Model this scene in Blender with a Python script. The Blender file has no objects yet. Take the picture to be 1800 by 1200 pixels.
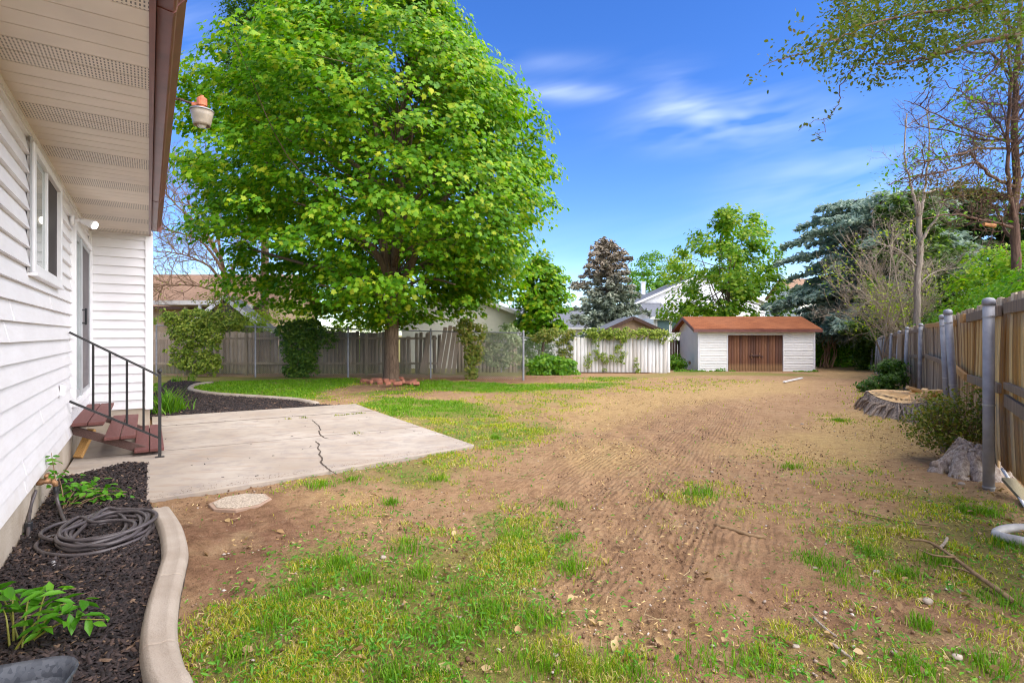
import bpy, math, random
import numpy as np
from mathutils import Vector, Matrix

# ------------------------------------------------------------------ camera, world, sun, exposure
scene = bpy.context.scene
COL = scene.collection
CAMH, FPX, CX, CY = 1.4, 950.0, 900.0, 588.0
cam_d = bpy.data.cameras.new("camera")
cam = bpy.data.objects.new("camera", cam_d)
COL.objects.link(cam)
cam.location = (0, 0, CAMH)
cam.rotation_euler = (math.radians(90), 0, 0)
cam_d.sensor_width = 36.0
cam_d.lens = 36.0 * FPX / 1800.0
cam_d.shift_y = -12.0 / 1800.0
cam_d.clip_start = 0.05
cam_d.clip_end = 3000
scene.camera = cam

SUN_EL, SUN_AZ = math.radians(46), math.radians(120)     # azimuth clockwise from +Y
world = bpy.data.worlds.new("World")
scene.world = world
world.use_nodes = True
wn, wl = world.node_tree.nodes, world.node_tree.links
wn.clear()
def wnode(t, **kw):
    n = wn.new(t)
    for k, v in kw.items():
        setattr(n, k, v)
    return n
w_out = wnode('ShaderNodeOutputWorld')
w_bg = wnode('ShaderNodeBackground')
w_sky = wnode('ShaderNodeTexSky', sky_type='NISHITA', sun_disc=False)
w_sky.sun_elevation = SUN_EL
w_sky.sun_rotation = SUN_AZ
w_sky.altitude = 1400
w_sky.air_density = 1.0
w_sky.dust_density = 0.5
w_sky.ozone_density = 2.5
w_bg.inputs[1].default_value = 0.10
w_hs = wnode('ShaderNodeHueSaturation')
w_hs.inputs['Hue'].default_value = 0.515
w_hs.inputs['Saturation'].default_value = 1.3
w_hs.inputs['Value'].default_value = 0.95
wl.new(w_sky.outputs[0], w_hs.inputs['Color'])
# thin cirrus: a noise stretched on the cloud plane, kept to a few banks by direction
w_tc = wnode('ShaderNodeTexCoord')
w_sep = wnode('ShaderNodeSeparateXYZ')
wl.new(w_tc.outputs['Generated'], w_sep.inputs[0])
def wmath(op, a, b=None, c=None):
    n = wnode('ShaderNodeMath', operation=op)
    for i, v in enumerate((a, b, c)):
        if v is None: continue
        if isinstance(v, (int, float)): n.inputs[i].default_value = v
        else: wl.new(v, n.inputs[i])
    return n.outputs[0]
zz = wmath('MAXIMUM', w_sep.outputs[2], 0.02)
w_u = wmath('DIVIDE', w_sep.outputs[0], w_sep.outputs[1])
w_v = wmath('DIVIDE', zz, w_sep.outputs[1])
w_cmb = wnode('ShaderNodeCombineXYZ')
wl.new(w_u, w_cmb.inputs[0]); wl.new(wmath('MULTIPLY', wmath('SUBTRACT', w_v, wmath('MULTIPLY', w_u, 0.22)), 5.0), w_cmb.inputs[1])
w_nz = wnode('ShaderNodeTexNoise')
w_nz.inputs['Scale'].default_value = 3.2
w_nz.inputs['Detail'].default_value = 3
w_nz.inputs['Roughness'].default_value = 0.55
w_nz.inputs['Distortion'].default_value = 0.35
wl.new(w_cmb.outputs[0], w_nz.inputs['Vector'])
def bank(u0, v0, su, sv, amp, tilt=0.0):
    du = wmath('SUBTRACT', w_u, u0)
    dv = wmath('SUBTRACT', wmath('SUBTRACT', w_v, v0), wmath('MULTIPLY', du, tilt))
    q = wmath('ADD', wmath('POWER', wmath('DIVIDE', du, su), 2.0), wmath('POWER', wmath('DIVIDE', dv, sv), 2.0))
    return wmath('MULTIPLY', wmath('EXPONENT', wmath('MULTIPLY', q, -1.0)), amp)
banks = [bank(0.095, 0.447, 0.09, 0.017, 0.60), bank(0.40, 0.398, 0.15, 0.040, 0.62, 0.12),
         bank(0.62, 0.30, 0.24, 0.07, 0.24, 0.30), bank(0.30, 0.44, 0.06, 0.05, 0.25),
         bank(0.05, 0.50, 0.2, 0.02, 0.12), bank(-0.60, 0.50, 0.12, 0.10, 0.3), bank(0.2, 0.08, 0.9, 0.08, 0.22)]
acc = banks[0]
for b in banks[1:]:
    acc = wmath('ADD', acc, b)
w_r = wnode('ShaderNodeMapRange')
w_r.inputs['From Min'].default_value = 0.40
w_r.inputs['From Max'].default_value = 0.72
wl.new(w_nz.outputs['Fac'], w_r.inputs['Value'])
cl = wmath('MULTIPLY', acc, w_r.outputs[0])
front = wmath('GREATER_THAN', w_sep.outputs[1], 0.02)
cl = wmath('MINIMUM', wmath('MULTIPLY', wmath('MULTIPLY', cl, front), 0.9), 0.85)
w_mix = wnode('ShaderNodeMix', data_type='RGBA')
wl.new(cl, w_mix.inputs['Factor'])
wl.new(w_hs.outputs[0], w_mix.inputs[6])
w_mix.inputs[7].default_value = (5.5, 6.0, 6.6, 1)
wl.new(w_mix.outputs[2], w_bg.inputs[0])
wl.new(w_bg.outputs[0], w_out.inputs[0])

sun_d = bpy.data.lights.new("sun", 'SUN')
sun_d.energy = 3.4
sun_d.angle = math.radians(110)
sun_d.color = (1.0, 0.92, 0.80)
sun = bpy.data.objects.new("sun", sun_d)
COL.objects.link(sun)
to_sun = Vector((math.sin(SUN_AZ) * math.cos(SUN_EL), math.cos(SUN_AZ) * math.cos(SUN_EL), math.sin(SUN_EL)))
sun.rotation_euler = to_sun.to_track_quat('Z', 'Y').to_euler()
sun.location = (20, -10, 30)

scene.view_settings.view_transform = 'Standard'
scene.view_settings.look = 'None'
scene.view_settings.gamma = 1.0
scene.view_settings.exposure = 1.6
scene.render.engine = 'CYCLES'
scene.cycles.use_denoising = True
scene.cycles.filter_width = 1.1
scene.cycles.max_bounces = 6
scene.cycles.transparent_max_bounces = 8
rng = np.random.default_rng(7)
random.seed(7)

# ------------------------------------------------------------------ helpers: ground, projection, noise
def hash2(ix, iy, seed):
    h = np.sin(ix * 127.1 + iy * 311.7 + seed * 74.7) * 43758.5453
    return h - np.floor(h)
def vnoise(x, y, seed=0.0):
    x = np.asarray(x, float); y = np.asarray(y, float)
    ix, iy = np.floor(x), np.floor(y)
    fx, fy = x - ix, y - iy
    fx = fx * fx * (3 - 2 * fx); fy = fy * fy * (3 - 2 * fy)
    a = hash2(ix, iy, seed); b = hash2(ix + 1, iy, seed); c = hash2(ix, iy + 1, seed); d = hash2(ix + 1, iy + 1, seed)
    return (a * (1 - fx) + b * fx) * (1 - fy) + (c * (1 - fx) + d * fx) * fy
def fbm(x, y, seed=0.0, oct=4):
    s, a, t = 0.0, 1.0, 0.0
    x = np.asarray(x, float); y = np.asarray(y, float)
    for i in range(oct):
        s = s + a * vnoise(x * 2 ** i, y * 2 ** i, seed + i * 13.3)
        t += a; a *= 0.5
    return s / t
def gz(x, y):
    y = np.asarray(y, float)
    return -0.013 * np.clip(y - 5.0, 0, 27)
def G(px, py, dz=0.0):
    """ground point seen at a photograph pixel (photo pixels, 1800 wide), dz above the ground"""
    k = (py - CY) / FPX
    Y = (CAMH - dz) / k
    if Y > 5:
        Y = (CAMH - dz - 0.065) / (k - 0.013)
    X = (px - CX) / FPX * Y
    return np.array((X, Y, float(gz(X, Y)) + dz))
def A(px, py, Y):
    """point at depth Y on the sight line of a photograph pixel"""
    return np.array(((px - CX) / FPX * Y, Y, CAMH + (CY - py) / FPX * Y))
ANG = math.atan2(CX - 262.0, FPX)
SA, CA = math.sin(ANG), math.cos(ANG)
def H(v, u, z):
    """house frame: v away from the wall, u along it"""
    return np.array((v * CA - u * SA, v * SA + u * CA, z))
def HB(v, u, dz=0.0):
    p = H(v, u, 0.0)
    p[2] = float(gz(p[0], p[1])) + dz
    return p

# ------------------------------------------------------------------ helpers: meshes and objects
class MB:
    def __init__(self):
        self.V, self.F = [], []
    def add(self, vs, fs):
        n = len(self.V)
        self.V.extend([tuple(float(c) for c in v) for v in vs])
        self.F.extend([tuple(i + n for i in f) for f in fs])
    def quad(self, a, b, c, d):
        self.add([a, b, c, d], [(0, 1, 2, 3)])
    def hexa(self, p):
        self.add(p, [(0, 3, 2, 1), (4, 5, 6, 7), (0, 1, 5, 4), (1, 2, 6, 5), (2, 3, 7, 6), (3, 0, 4, 7)])
    def box(self, c, s, yaw=0.0, R=None):
        c = np.array(c, float)
        if R is None:
            R = np.array(((math.cos(yaw), -math.sin(yaw), 0), (math.sin(yaw), math.cos(yaw), 0), (0, 0, 1)))
        hs = np.array(s, float) / 2
        k = [(-1, -1, -1), (1, -1, -1), (1, 1, -1), (-1, 1, -1), (-1, -1, 1), (1, -1, 1), (1, 1, 1), (-1, 1, 1)]
        self.hexa([c + R @ (np.array(q) * hs) for q in k])
    def hbox(self, v0, v1, u0, u1, z0, z1):
        self.hexa([H(v0, u0, z0), H(v1, u0, z0), H(v1, u1, z0), H(v0, u1, z0),
                   H(v0, u0, z1), H(v1, u0, z1), H(v1, u1, z1), H(v0, u1, z1)])
    def bar(self, p, q, w, h, up=(0, 0, 1)):
        p, q = np.array(p, float), np.array(q, float)
        d = q - p; d = d / np.linalg.norm(d)
        s = np.cross(d, up)
        if np.linalg.norm(s) < 1e-4: s = np.cross(d, (0, 1, 0.1))
        s /= np.linalg.norm(s); t = np.cross(s, d)
        a, b = s * w / 2, t * h / 2
        self.hexa([p - a - b, p + a - b, q + a - b, q - a - b, p - a + b, p + a + b, q + a + b, q - a + b])
    def tube(self, pts, rad, n=6, cap=True):
        pts = np.array(pts, float); m = len(pts)
        rad = np.full(m, rad, float) if np.isscalar(rad) else np.array(rad, float)
        T = np.gradient(pts, axis=0)
        T /= np.linalg.norm(T, axis=1)[:, None] + 1e-9
        s = np.cross(T[0], (0.02, 0.03, 1.0))
        if np.linalg.norm(s) < 0.15: s = np.cross(T[0], (1, 0, 0))
        rings = []
        for i in range(m):
            s = s - T[i] * np.dot(s, T[i]); s /= np.linalg.norm(s) + 1e-9
            b = np.cross(T[i], s)
            an = np.arange(n) * 2 * math.pi / n
            rings.append(pts[i] + rad[i] * (np.cos(an)[:, None] * s + np.sin(an)[:, None] * b))
        vs = np.concatenate(rings)
        fs = [(i * n + j, i * n + (j + 1) % n, (i + 1) * n + (j + 1) % n, (i + 1) * n + j) for i in range(m - 1) for j in range(n)]
        if cap:
            fs.append(tuple(range(n - 1, -1, -1))); fs.append(tuple((m - 1) * n + j for j in range(n)))
        self.add(vs, fs)
    def lathe(self, c, prof, n=20, tilt=None):
        c = np.array(c, float)
        R = np.eye(3) if tilt is None else np.array(Matrix.Rotation(tilt[0], 3, tilt[1]))
        vs = []
        for r, z in prof:
            for j in range(n):
                a = 2 * math.pi * j / n
                vs.append(c + R @ np.array((r * math.cos(a), r * math.sin(a), z)))
        m = len(prof)
        fs = [(i * n + j, i * n + (j + 1) % n, (i + 1) * n + (j + 1) % n, (i + 1) * n + j) for i in range(m - 1) for j in range(n)]
        if prof[0][0] > 1e-4: fs.append(tuple(range(n - 1, -1, -1)))
        if prof[-1][0] > 1e-4: fs.append(tuple((m - 1) * n + j for j in range(n)))
        self.add(vs, fs)
    def sweep(self, path, prof, closed=True):
        """profile (side, up) swept along a ground path"""
        path = np.array(path, float); m = len(path); k = len(prof)
        T = np.gradient(path, axis=0); T[:, 2] = 0
        T /= np.linalg.norm(T, axis=1)[:, None]
        S = np.stack((T[:, 1], -T[:, 0], np.zeros(m)), 1)
        vs = []
        for i in range(m):
            for a, b in prof:
                vs.append(path[i] + S[i] * a + np.array((0, 0, b)))
        fs = [(i * k + j, i * k + (j + 1) % k, (i + 1) * k + (j + 1) % k, (i + 1) * k + j) for i in range(m - 1) for j in range(k if closed else k - 1)]
        fs.append(tuple(range(k - 1, -1, -1))); fs.append(tuple((m - 1) * k + j for j in range(k)))
        self.add(vs, fs)
    def prism(self, poly, z0, z1):
        """vertical prism on a list of (x, y) or on world points (z ignored)"""
        n = len(poly)
        vs = [(p[0], p[1], z0) for p in poly] + [(p[0], p[1], z1) for p in poly]
        fs = [tuple(range(n - 1, -1, -1)), tuple(range(n, 2 * n))] + [(i, (i + 1) % n, n + (i + 1) % n, n + i) for i in range(n)]
        self.add(vs, fs)
    def each(self, name, mat, parent=None, smooth=False, bevel=0.0):
        """one object for every connected piece"""
        up = list(range(len(self.V)))
        def find(i):
            while up[i] != i:
                up[i] = up[up[i]]; i = up[i]
            return i
        for f in self.F:
            for i in f[1:]: up[find(i)] = find(f[0])
        groups = {}
        for f in self.F: groups.setdefault(find(f[0]), []).append(f)
        out = []
        for fs in groups.values():
            mb = MB(); idx = {}
            for f in fs:
                for i in f:
                    if i not in idx: idx[i] = len(idx); mb.V.append(self.V[i])
                mb.F.append(tuple(idx[i] for i in f))
            out.append(mb.build(name, mat, parent, smooth, bevel))
        return out
    def build(self, name, mat, parent=None, smooth=False, bevel=0.0):
        me = bpy.data.meshes.new(name)
        org = root_loc(parent)
        me.from_pydata([(v[0] - org[0], v[1] - org[1], v[2] - org[2]) for v in self.V], [], self.F)
        return link(name, me, mat, parent, smooth, bevel)
def root_loc(o):
    p = np.zeros(3)
    while o is not None:
        p += np.array(o.location); o = o.parent
    return p
def link(name, me, mat, parent=None, smooth=False, bevel=0.0):
    o = bpy.data.objects.new(name, me)
    COL.objects.link(o)
    o.parent = parent
    if mat is not None: me.materials.append(mat)
    if smooth:
        me.polygons.foreach_set('use_smooth', np.ones(len(me.polygons), bool))
    me.validate()
    me.update()
    if bevel > 0:
        md = o.modifiers.new('bevel', 'BEVEL'); md.width = bevel; md.segments = 2; md.limit_method = 'ANGLE'
    return o
def npmesh(name, verts, faces, mat, parent=None, smooth=False):
    """verts (N,k,3) instances of one template, faces = list of index tuples of the template"""
    N, k, _ = verts.shape
    v = verts.reshape(-1, 3) - root_loc(parent)
    me = bpy.data.meshes.new(name)
    me.vertices.add(N * k)
    me.vertices.foreach_set('co', v.astype(np.float32).ravel())
    tl = np.concatenate([np.array(f) for f in faces])
    ls = np.cumsum([0] + [len(f) for f in faces])[:-1]
    loops = (tl[None, :] + (np.arange(N) * k)[:, None]).ravel()
    starts = (ls[None, :] + (np.arange(N) * len(tl))[:, None]).ravel()
    me.loops.add(len(loops)); me.loops.foreach_set('vertex_index', loops.astype(np.int32))
    me.polygons.add(len(starts)); me.polygons.foreach_set('loop_start', starts.astype(np.int32))
    me.update(calc_edges=True)
    return link(name, me, mat, parent, smooth)
def frames(N_, r=None):
    """random rotation bases with given 'up' vectors (N,3)"""
    r = r or rng
    up = N_ / (np.linalg.norm(N_, axis=1)[:, None] + 1e-9)
    t = r.normal(size=up.shape)
    x = np.cross(t, up); x /= np.linalg.norm(x, axis=1)[:, None] + 1e-9
    y = np.cross(up, x)
    return np.stack((x, y, up), 1)
def leaves(name, P, N_, size, shape, faces, mat, parent=None):
    B = frames(N_)
    V = P[:, None, :] + np.einsum('kc,ncd->nkd', shape, B) * size[:, None, None]
    return npmesh(name, V, faces, mat, parent)
MAPLE = np.array([(0, -.50, 0), (.16, -.36, .02), (.42, -.40, -.06), (.34, -.12, .02), (.52, .12, -.10), (.24, .14, .04), (.0, .56, -.08),
                  (-.24, .14, .04), (-.52, .12, -.10), (-.34, -.12, .02), (-.42, -.40, -.06), (-.16, -.36, .02)])
MAPLE_F = [(0, 1, 2, 3, 4, 5, 6), (6, 7, 8, 9, 10, 11, 0)]
OVAL = np.array([(0, -.5, 0), (.26, -.1, .05), (.2, .25, .03), (0, .5, -.06), (-.2, .25, .03), (-.26, -.1, .05)])
OVAL_F = [(0, 1, 2, 3), (0, 3, 4, 5)]
NEEDLE = np.array([(-.09, -.5, 0), (.09, -.5, 0), (.17, .0, .03), (0, .5, -.05), (-.17, .0, .03)])
NEEDLE_F = [(0, 1, 2, 4), (4, 2, 3)]
def root(name, loc, label=None, cat=None, group=None, kind=None):
    o = bpy.data.objects.new(name, None)
    o.empty_display_size = 0.2
    COL.objects.link(o); o.location = [float(c) for c in loc]
    return tag(o, label, cat, group, kind)
def tag(o, label=None, cat=None, group=None, kind=None):
    if label: o['label'] = label
    if cat: o['category'] = cat
    if group: o['group'] = group
    if kind: o['kind'] = kind
    return o
def catmull(pts, n=8):
    pts = [np.array(p, float) for p in pts]
    P = [2 * pts[0] - pts[1]] + pts + [2 * pts[-1] - pts[-2]]
    out = []
    for i in range(1, len(P) - 2):
        for j in range(n):
            t = j / n
            a, b, c, d = P[i - 1], P[i], P[i + 1], P[i + 2]
            out.append(0.5 * (2 * b + (c - a) * t + (2 * a - 5 * b + 4 * c - d) * t * t + (-a + 3 * b - 3 * c + d) * t ** 3))
    out.append(pts[-1])
    return np.array(out)

# ------------------------------------------------------------------ materials
class NT:
    def __init__(self, name):
        self.m = bpy.data.materials.new(name)
        self.m.use_nodes = True
        self.n, self.l = self.m.node_tree.nodes, self.m.node_tree.links
        self.b = self.n['Principled BSDF']
        self.out = self.n['Material Output']
    def node(self, t, **kw):
        o = self.n.new(t)
        for k, v in kw.items(): setattr(o, k, v)
        return o
    def put(self, v, sock):
        if isinstance(v, (int, float)): sock.default_value = v
        elif isinstance(v, tuple):
            sock.default_value = v if len(v) == len(sock.default_value) else (*v, 1.0)
        else: self.l.new(v, sock)
    def coord(self, scale=(1, 1, 1), rot=(0, 0, 0), kind='Object'):
        tc = self.node('ShaderNodeTexCoord')
        mp = self.node('ShaderNodeMapping')
        mp.inputs['Scale'].default_value = scale
        mp.inputs['Rotation'].default_value = rot
        self.l.new(tc.outputs[kind], mp.inputs[0])
        return mp.outputs[0]
    def noise(self, scale, detail=4, rough=0.55, vec=None, dist=0.0):
        o = self.node('ShaderNodeTexNoise')
        o.inputs['Scale'].default_value = scale
        o.inputs['Detail'].default_value = detail
        o.inputs['Roughness'].default_value = rough
        o.inputs['Distortion'].default_value = dist
        self.l.new(vec if vec is not None else self.coord(), o.inputs['Vector'])
        return o.outputs['Fac']
    def vor(self, scale, vec=None, feature='F1'):
        o = self.node('ShaderNodeTexVoronoi', feature=feature)
        o.inputs['Scale'].default_value = scale
        self.l.new(vec if vec is not None else self.coord(), o.inputs['Vector'])
        return o
    def ramp(self, f, stops, interp='LINEAR'):
        o = self.node('ShaderNodeValToRGB')
        o.color_ramp.interpolation = interp
        e = o.color_ramp.elements
        while len(e) < len(stops): e.new(0.5)
        for el, (p, c) in zip(e, stops):
            el.position = p
            el.color = (c, c, c, 1) if isinstance(c, (int, float)) else (*c, 1)
        self.l.new(f, o.inputs[0])
        return o.outputs[0]
    def mix(self, f, a, b, mode='MIX'):
        o = self.node('ShaderNodeMix', data_type='RGBA', blend_type=mode)
        self.put(f, o.inputs[0]); self.put(a, o.inputs[6]); self.put(b, o.inputs[7])
        return o.outputs[2]
    def math(self, op, a, b=0.0):
        o = self.node('ShaderNodeMath', operation=op)
        self.put(a, o.inputs[0]); self.put(b, o.inputs[1])
        return o.outputs[0]
    def island(self):
        return self.node('ShaderNodeNewGeometry').outputs['Random Per Island']
    def attr(self, name):
        return self.node('ShaderNodeAttribute', attribute_name=name)
    def bump(self, h, strength=0.4, dist=0.02, normal=None):
        o = self.node('ShaderNodeBump')
        o.inputs['Strength'].default_value = strength
        o.inputs['Distance'].default_value = dist
        self.l.new(h, o.inputs['Height'])
        if normal is not None: self.l.new(normal, o.inputs['Normal'])
        return o.outputs[0]
    def done(self, color=None, rough=0.6, metal=0.0, normal=None, spec=None):
        if color is not None: self.put(color, self.b.inputs['Base Color'])
        self.put(rough, self.b.inputs['Roughness'])
        self.b.inputs['Metallic'].default_value = metal
        if spec is not None: self.b.inputs['Specular IOR Level'].default_value = spec
        if normal is not None: self.l.new(normal, self.b.inputs['Normal'])
        return self.m
def m_plain(name, c, rough=0.5, metal=0.0, var=0.12, scale=6.0, bump=0.0, bscale=60.0, spec=None):
    t = NT(name)
    f = t.noise(scale, 5)
    lo, hi = tuple(x * (1 - var) for x in c), tuple(min(1, x * (1 + var)) for x in c)
    col = t.ramp(f, [(0.3, lo), (0.7, hi)])
    nb = t.bump(t.noise(bscale, 4), bump, 0.01) if bump > 0 else None
    return t.done(col, rough, metal, nb, spec)
def m_leaf(name, cols, trans=0.4, rough=0.5, patch=0.35, pscale=0.6, tint=(1.1, 1.25, 0.45)):
    """leaf colour by leaf, with patches of paler growth; light passes through the blade"""
    t = NT(name)
    k = len(cols)
    col = t.ramp(t.island(), [(i / max(1, k - 1), c) for i, c in enumerate(cols)])
    pf = t.ramp(t.noise(pscale, 3), [(0.35, 0.0), (0.7, patch)])
    warm = t.mix(1.0, col, (1.35, 1.2, 0.75), 'MULTIPLY')
    col = t.mix(pf, col, warm)
    t.put(col, t.b.inputs['Base Color'])
    t.b.inputs['Roughness'].default_value = rough
    t.b.inputs['Specular IOR Level'].default_value = 0.3
    tr = t.node('ShaderNodeBsdfTranslucent')
    t.l.new(t.mix(1.0, col, tint, 'MULTIPLY'), tr.inputs[0])
    ms = t.node('ShaderNodeMixShader')
    ms.inputs[0].default_value = trans
    t.l.new(t.b.outputs[0], ms.inputs[1]); t.l.new(tr.outputs[0], ms.inputs[2])
    t.l.new(ms.outputs[0], t.out.inputs[0])
    return t.m
def m_wood(name, cols, grain=(14, 14, 0.9), rough=0.75, bump=0.35, island=0.6):
    """boards: a tone for each board, long grain, knots and streaks"""
    t = NT(name)
    v = t.coord(grain)
    g = t.noise(3.0, 6, 0.65, v, 0.6)
    k = len(cols)
    base = t.ramp(t.mix(island, g, t.island()), [(0.15 + 0.7 * i / max(1, k - 1), c) for i, c in enumerate(cols)])
    streak = t.ramp(t.noise(7.0, 4, 0.6, v), [(0.35, 0.55), (0.62, 1.1)])
    col = t.mix(0.75, base, streak, 'MULTIPLY')
    return t.done(col, rough, 0, t.bump(g, bump, 0.01), 0.25)
def m_bark(name, lo, hi, scale=(9, 9, 1.6), bump=0.8):
    t = NT(name)
    v = t.coord(scale)
    g = t.noise(2.2, 6, 0.65, v, 0.5)
    col = t.ramp(g, [(0.3, lo), (0.68, hi)])
    return t.done(col, 0.9, 0, t.bump(g, bump, 0.03), 0.15)

t = NT('white_siding')
f1 = t.noise(1.3, 5); f2 = t.noise(7, 6, 0.6, t.coord((1, 1, 6)))
c = t.mix(t.ramp(f2, [(0.45, 0.0), (0.8, 0.35)]), t.ramp(f1, [(0.3, (.70, .68, .68)), (0.7, (.78, .765, .765))]), (.60, .56, .52))
sp_ = t.node('ShaderNodeSeparateXYZ'); t.l.new(t.coord(), sp_.inputs[0])
splash = t.ramp(t.math('ADD', sp_.outputs[2], t.math('MULTIPLY', t.noise(5, 6, .65), .55)), [(.42, .55), (.72, 0.)])
c = t.mix(splash, c, (.50, .42, .33))
SIDING = t.done(c, 0.45, 0, t.bump(t.noise(40, 3, 0.5, t.coord((1, 1, 8))), 0.08, 0.004), 0.35)
SHEDW = m_plain('shed_white_siding', (.86, .84, .785), .5, var=.06, scale=2)
WHITE = m_plain('white_trim_paint', (.76, .75, .75), 0.4, var=.06)
SOFFIT = m_plain('almond_soffit', (.66, .575, .48), 0.5, var=.07, scale=3)
t = NT('vented_soffit')
uvn = t.node('ShaderNodeUVMap', uv_map='UVMap')
sp = t.node('ShaderNodeSeparateXYZ'); t.l.new(uvn.outputs[0], sp.inputs[0])
a = t.math('LESS_THAN', t.math('FRACT', t.math('MULTIPLY', sp.outputs[0], 1 / .017)), 0.42)
b = t.math('LESS_THAN', t.math('FRACT', t.math('MULTIPLY', sp.outputs[1], 1 / .036)), 0.62)
hole = t.math('MULTIPLY', a, b)
VENT = t.done(t.mix(hole, t.ramp(t.noise(3, 3), [(.3, (.62, .535, .44)), (.7, (.68, .60, .50))]), (.13, .11, .10)), 0.5)
BROWNM = m_plain('brown_gutter_metal', (.15, .048, .036), 0.36, var=.25, scale=5, spec=.6)
t = NT('foundation_concrete')
c = t.ramp(t.noise(3, 6), [(.3, (.36, .29, .215)), (.7, (.52, .45, .36))])
FOUND = t.done(c, .9, 0, t.bump(t.noise(60, 4), .3, .01), .2)
t = NT('patio_concrete')
f1, f2, f3 = t.noise(.8, 6), t.noise(6, 6, .65), t.noise(2.0, 4, .6, t.coord((1, 4, 1), (0, 0, .5)))
c = t.ramp(f1, [(.3, (.32, .26, .20)), (.7, (.46, .405, .34))])
c = t.mix(t.ramp(f3, [(.52, 0.), (.72, .55)]), c, (.30, .20, .14))
c = t.mix(t.ramp(f2, [(.35, .6), (.52, 0.)]), c, (.27, .235, .21))
PATIO = t.done(c, .85, 0, t.bump(t.noise(70, 5, .7), .25, .006), .25)
t = NT('edging_concrete')
c = t.ramp(t.noise(3.5, 6), [(.3, (.29, .235, .18)), (.7, (.41, .35, .285))])
c = t.mix(t.ramp(t.vor(160).outputs['Distance'], [(.1, .55), (.35, 0.)]), c, (.22, .18, .15))
EDGE = t.done(c, .9, 0, t.bump(t.noise(110, 4), .5, .008), .2)
CRACK = m_plain('crack_dirt_and_gap_shade', (.07, .05, .035), .95, bump=.4)
MULCHB = m_plain('mulch_base', (.018, .012, .011), .95, bump=.8, bscale=40)
t = NT('bark_mulch')
c = t.ramp(t.island(), [(0, (.012, .009, .009)), (.55, (.03, .021, .02)), (.86, (.055, .036, .03)), (.955, (.09, .055, .04)), (1, (.2, .13, .08))])
MULCH = t.done(c, .75, 0, t.bump(t.noise(120, 3), .4, .004), .35)
BLACKI = m_plain('black_wrought_iron', (.018, .016, .016), .45, var=.3, bump=.2)
REDWOOD = m_wood('red_stained_wood', [(.135, .05, .045), (.20, .082, .07), (.25, .115, .095)], (30, 3, 30), .65, .3)
STRING = m_wood('brown_stringer_wood', [(.09, .05, .04), (.17, .10, .085)], (20, 20, 20), .7)
NEWWOOD = m_wood('fresh_cut_lumber', [(.52, .28, .09), (.66, .40, .16)], (14, 14, 14), .7, .2)
HOSE = m_plain('dark_rubber_hose', (.075, .062, .062), .38, var=.25, scale=9, spec=.5)
BRASS = m_plain('rusty_brass', (.30, .16, .075), .55, .5, var=.4, scale=40)
BLACKP = m_plain('black_plastic', (.02, .02, .022), .4)
t = NT('galvanised_steel')
f = t.vor(70).outputs['Color']
sc_ = t.node('ShaderNodeSeparateColor'); t.l.new(f, sc_.inputs[0])
GALV = t.done(t.ramp(sc_.outputs[0], [(0, (.10, .11, .13)), (1, (.19, .205, .23))]), t.ramp(t.noise(5, 4), [(.3, .38), (.7, .58)]), .75, t.bump(t.noise(20, 3), .06, .005))
POSTM = m_plain('grey_steel_post', (.29, .295, .315), .58, .2, var=.2, scale=9, bump=.06, bscale=30)
WIRE = m_plain('chain_link_wire', (.30, .29, .27), .6, .2, var=.2)
t = NT('window_glass')
GLASS = t.done((.22, .27, .25), .04, 0, t.bump(t.noise(2.5, 2), .03, .02), .9)
SCREEN = m_plain('dark_insect_screen', (.045, .034, .036), .6, var=.3, scale=1.5)
t = NT('screen_door_mesh')
SCRDOOR = t.done(t.ramp(t.noise(2.2, 3), [(.3, (.045, .036, .04)), (.7, (.10, .08, .082))]), .55)
ALU = m_plain('grey_aluminium', (.40, .41, .42), .4, .5, var=.1)
t = NT('lit_bulb')
t.b.inputs['Emission Color'].default_value = (1, .93, .8, 1); t.b.inputs['Emission Strength'].default_value = 6
BULB = t.done((.9, .88, .8), .3)
t = NT('perforated_plate')
vv = t.vor(45)
PLATE = t.done(t.ramp(vv.outputs['Distance'], [(.2, .28), (.36, .72)]), .5)
GRANULE = m_plain('exposed_aggregate', (.40, .33, .25), .85, var=.5, scale=75, bump=.7, bscale=80)
BRICKM = m_plain('broken_red_brick', (.36, .14, .085), .9, var=.35, scale=8, bump=.5)
SHINGLE = None
t = NT('brown_red_shingles')
br = t.node('ShaderNodeTexBrick'); br.offset = .5
br.inputs['Scale'].default_value = 1.0
br.inputs['Brick Width'].default_value = .30; br.inputs['Row Height'].default_value = .13
br.inputs['Mortar Size'].default_value = .006; br.inputs['Bias'].default_value = -.1
br.inputs['Color1'].default_value = (.265, .092, .038, 1); br.inputs['Color2'].default_value = (.185, .062, .028, 1); br.inputs['Mortar'].default_value = (.10, .035, .02, 1)
t.l.new(t.coord(), br.inputs['Vector'])
c = t.mix(t.ramp(t.noise(1.2, 5), [(.3, .0), (.7, .45)]), br.outputs[0], (.30, .125, .06))
SHEDROOF = t.done(c, .9, 0, t.bump(t.noise(60, 4), .4, .01), .1)
def m_shingle(name, c):
    t = NT(name)
    w = t.noise(5, 5, .6, t.coord((1, 1, 5)))
    return t.done(t.ramp(w, [(.3, tuple(x * .72 for x in c)), (.7, tuple(x * 1.15 for x in c))]), .9, 0, t.bump(w, .3, .02), .1)
GREYROOF = m_shingle('grey_shingles', (.17, .18, .20))
BROWNROOF = m_shingle('tan_brown_shingles', (.30, .19, .125))
HOUSEROOF = m_shingle('dark_brown_shingles', (.11, .075, .06))
t = NT('shed_door_planks')
g = t.noise(3.0, 6, .65, t.coord((16, 16, .7)), .5)
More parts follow.
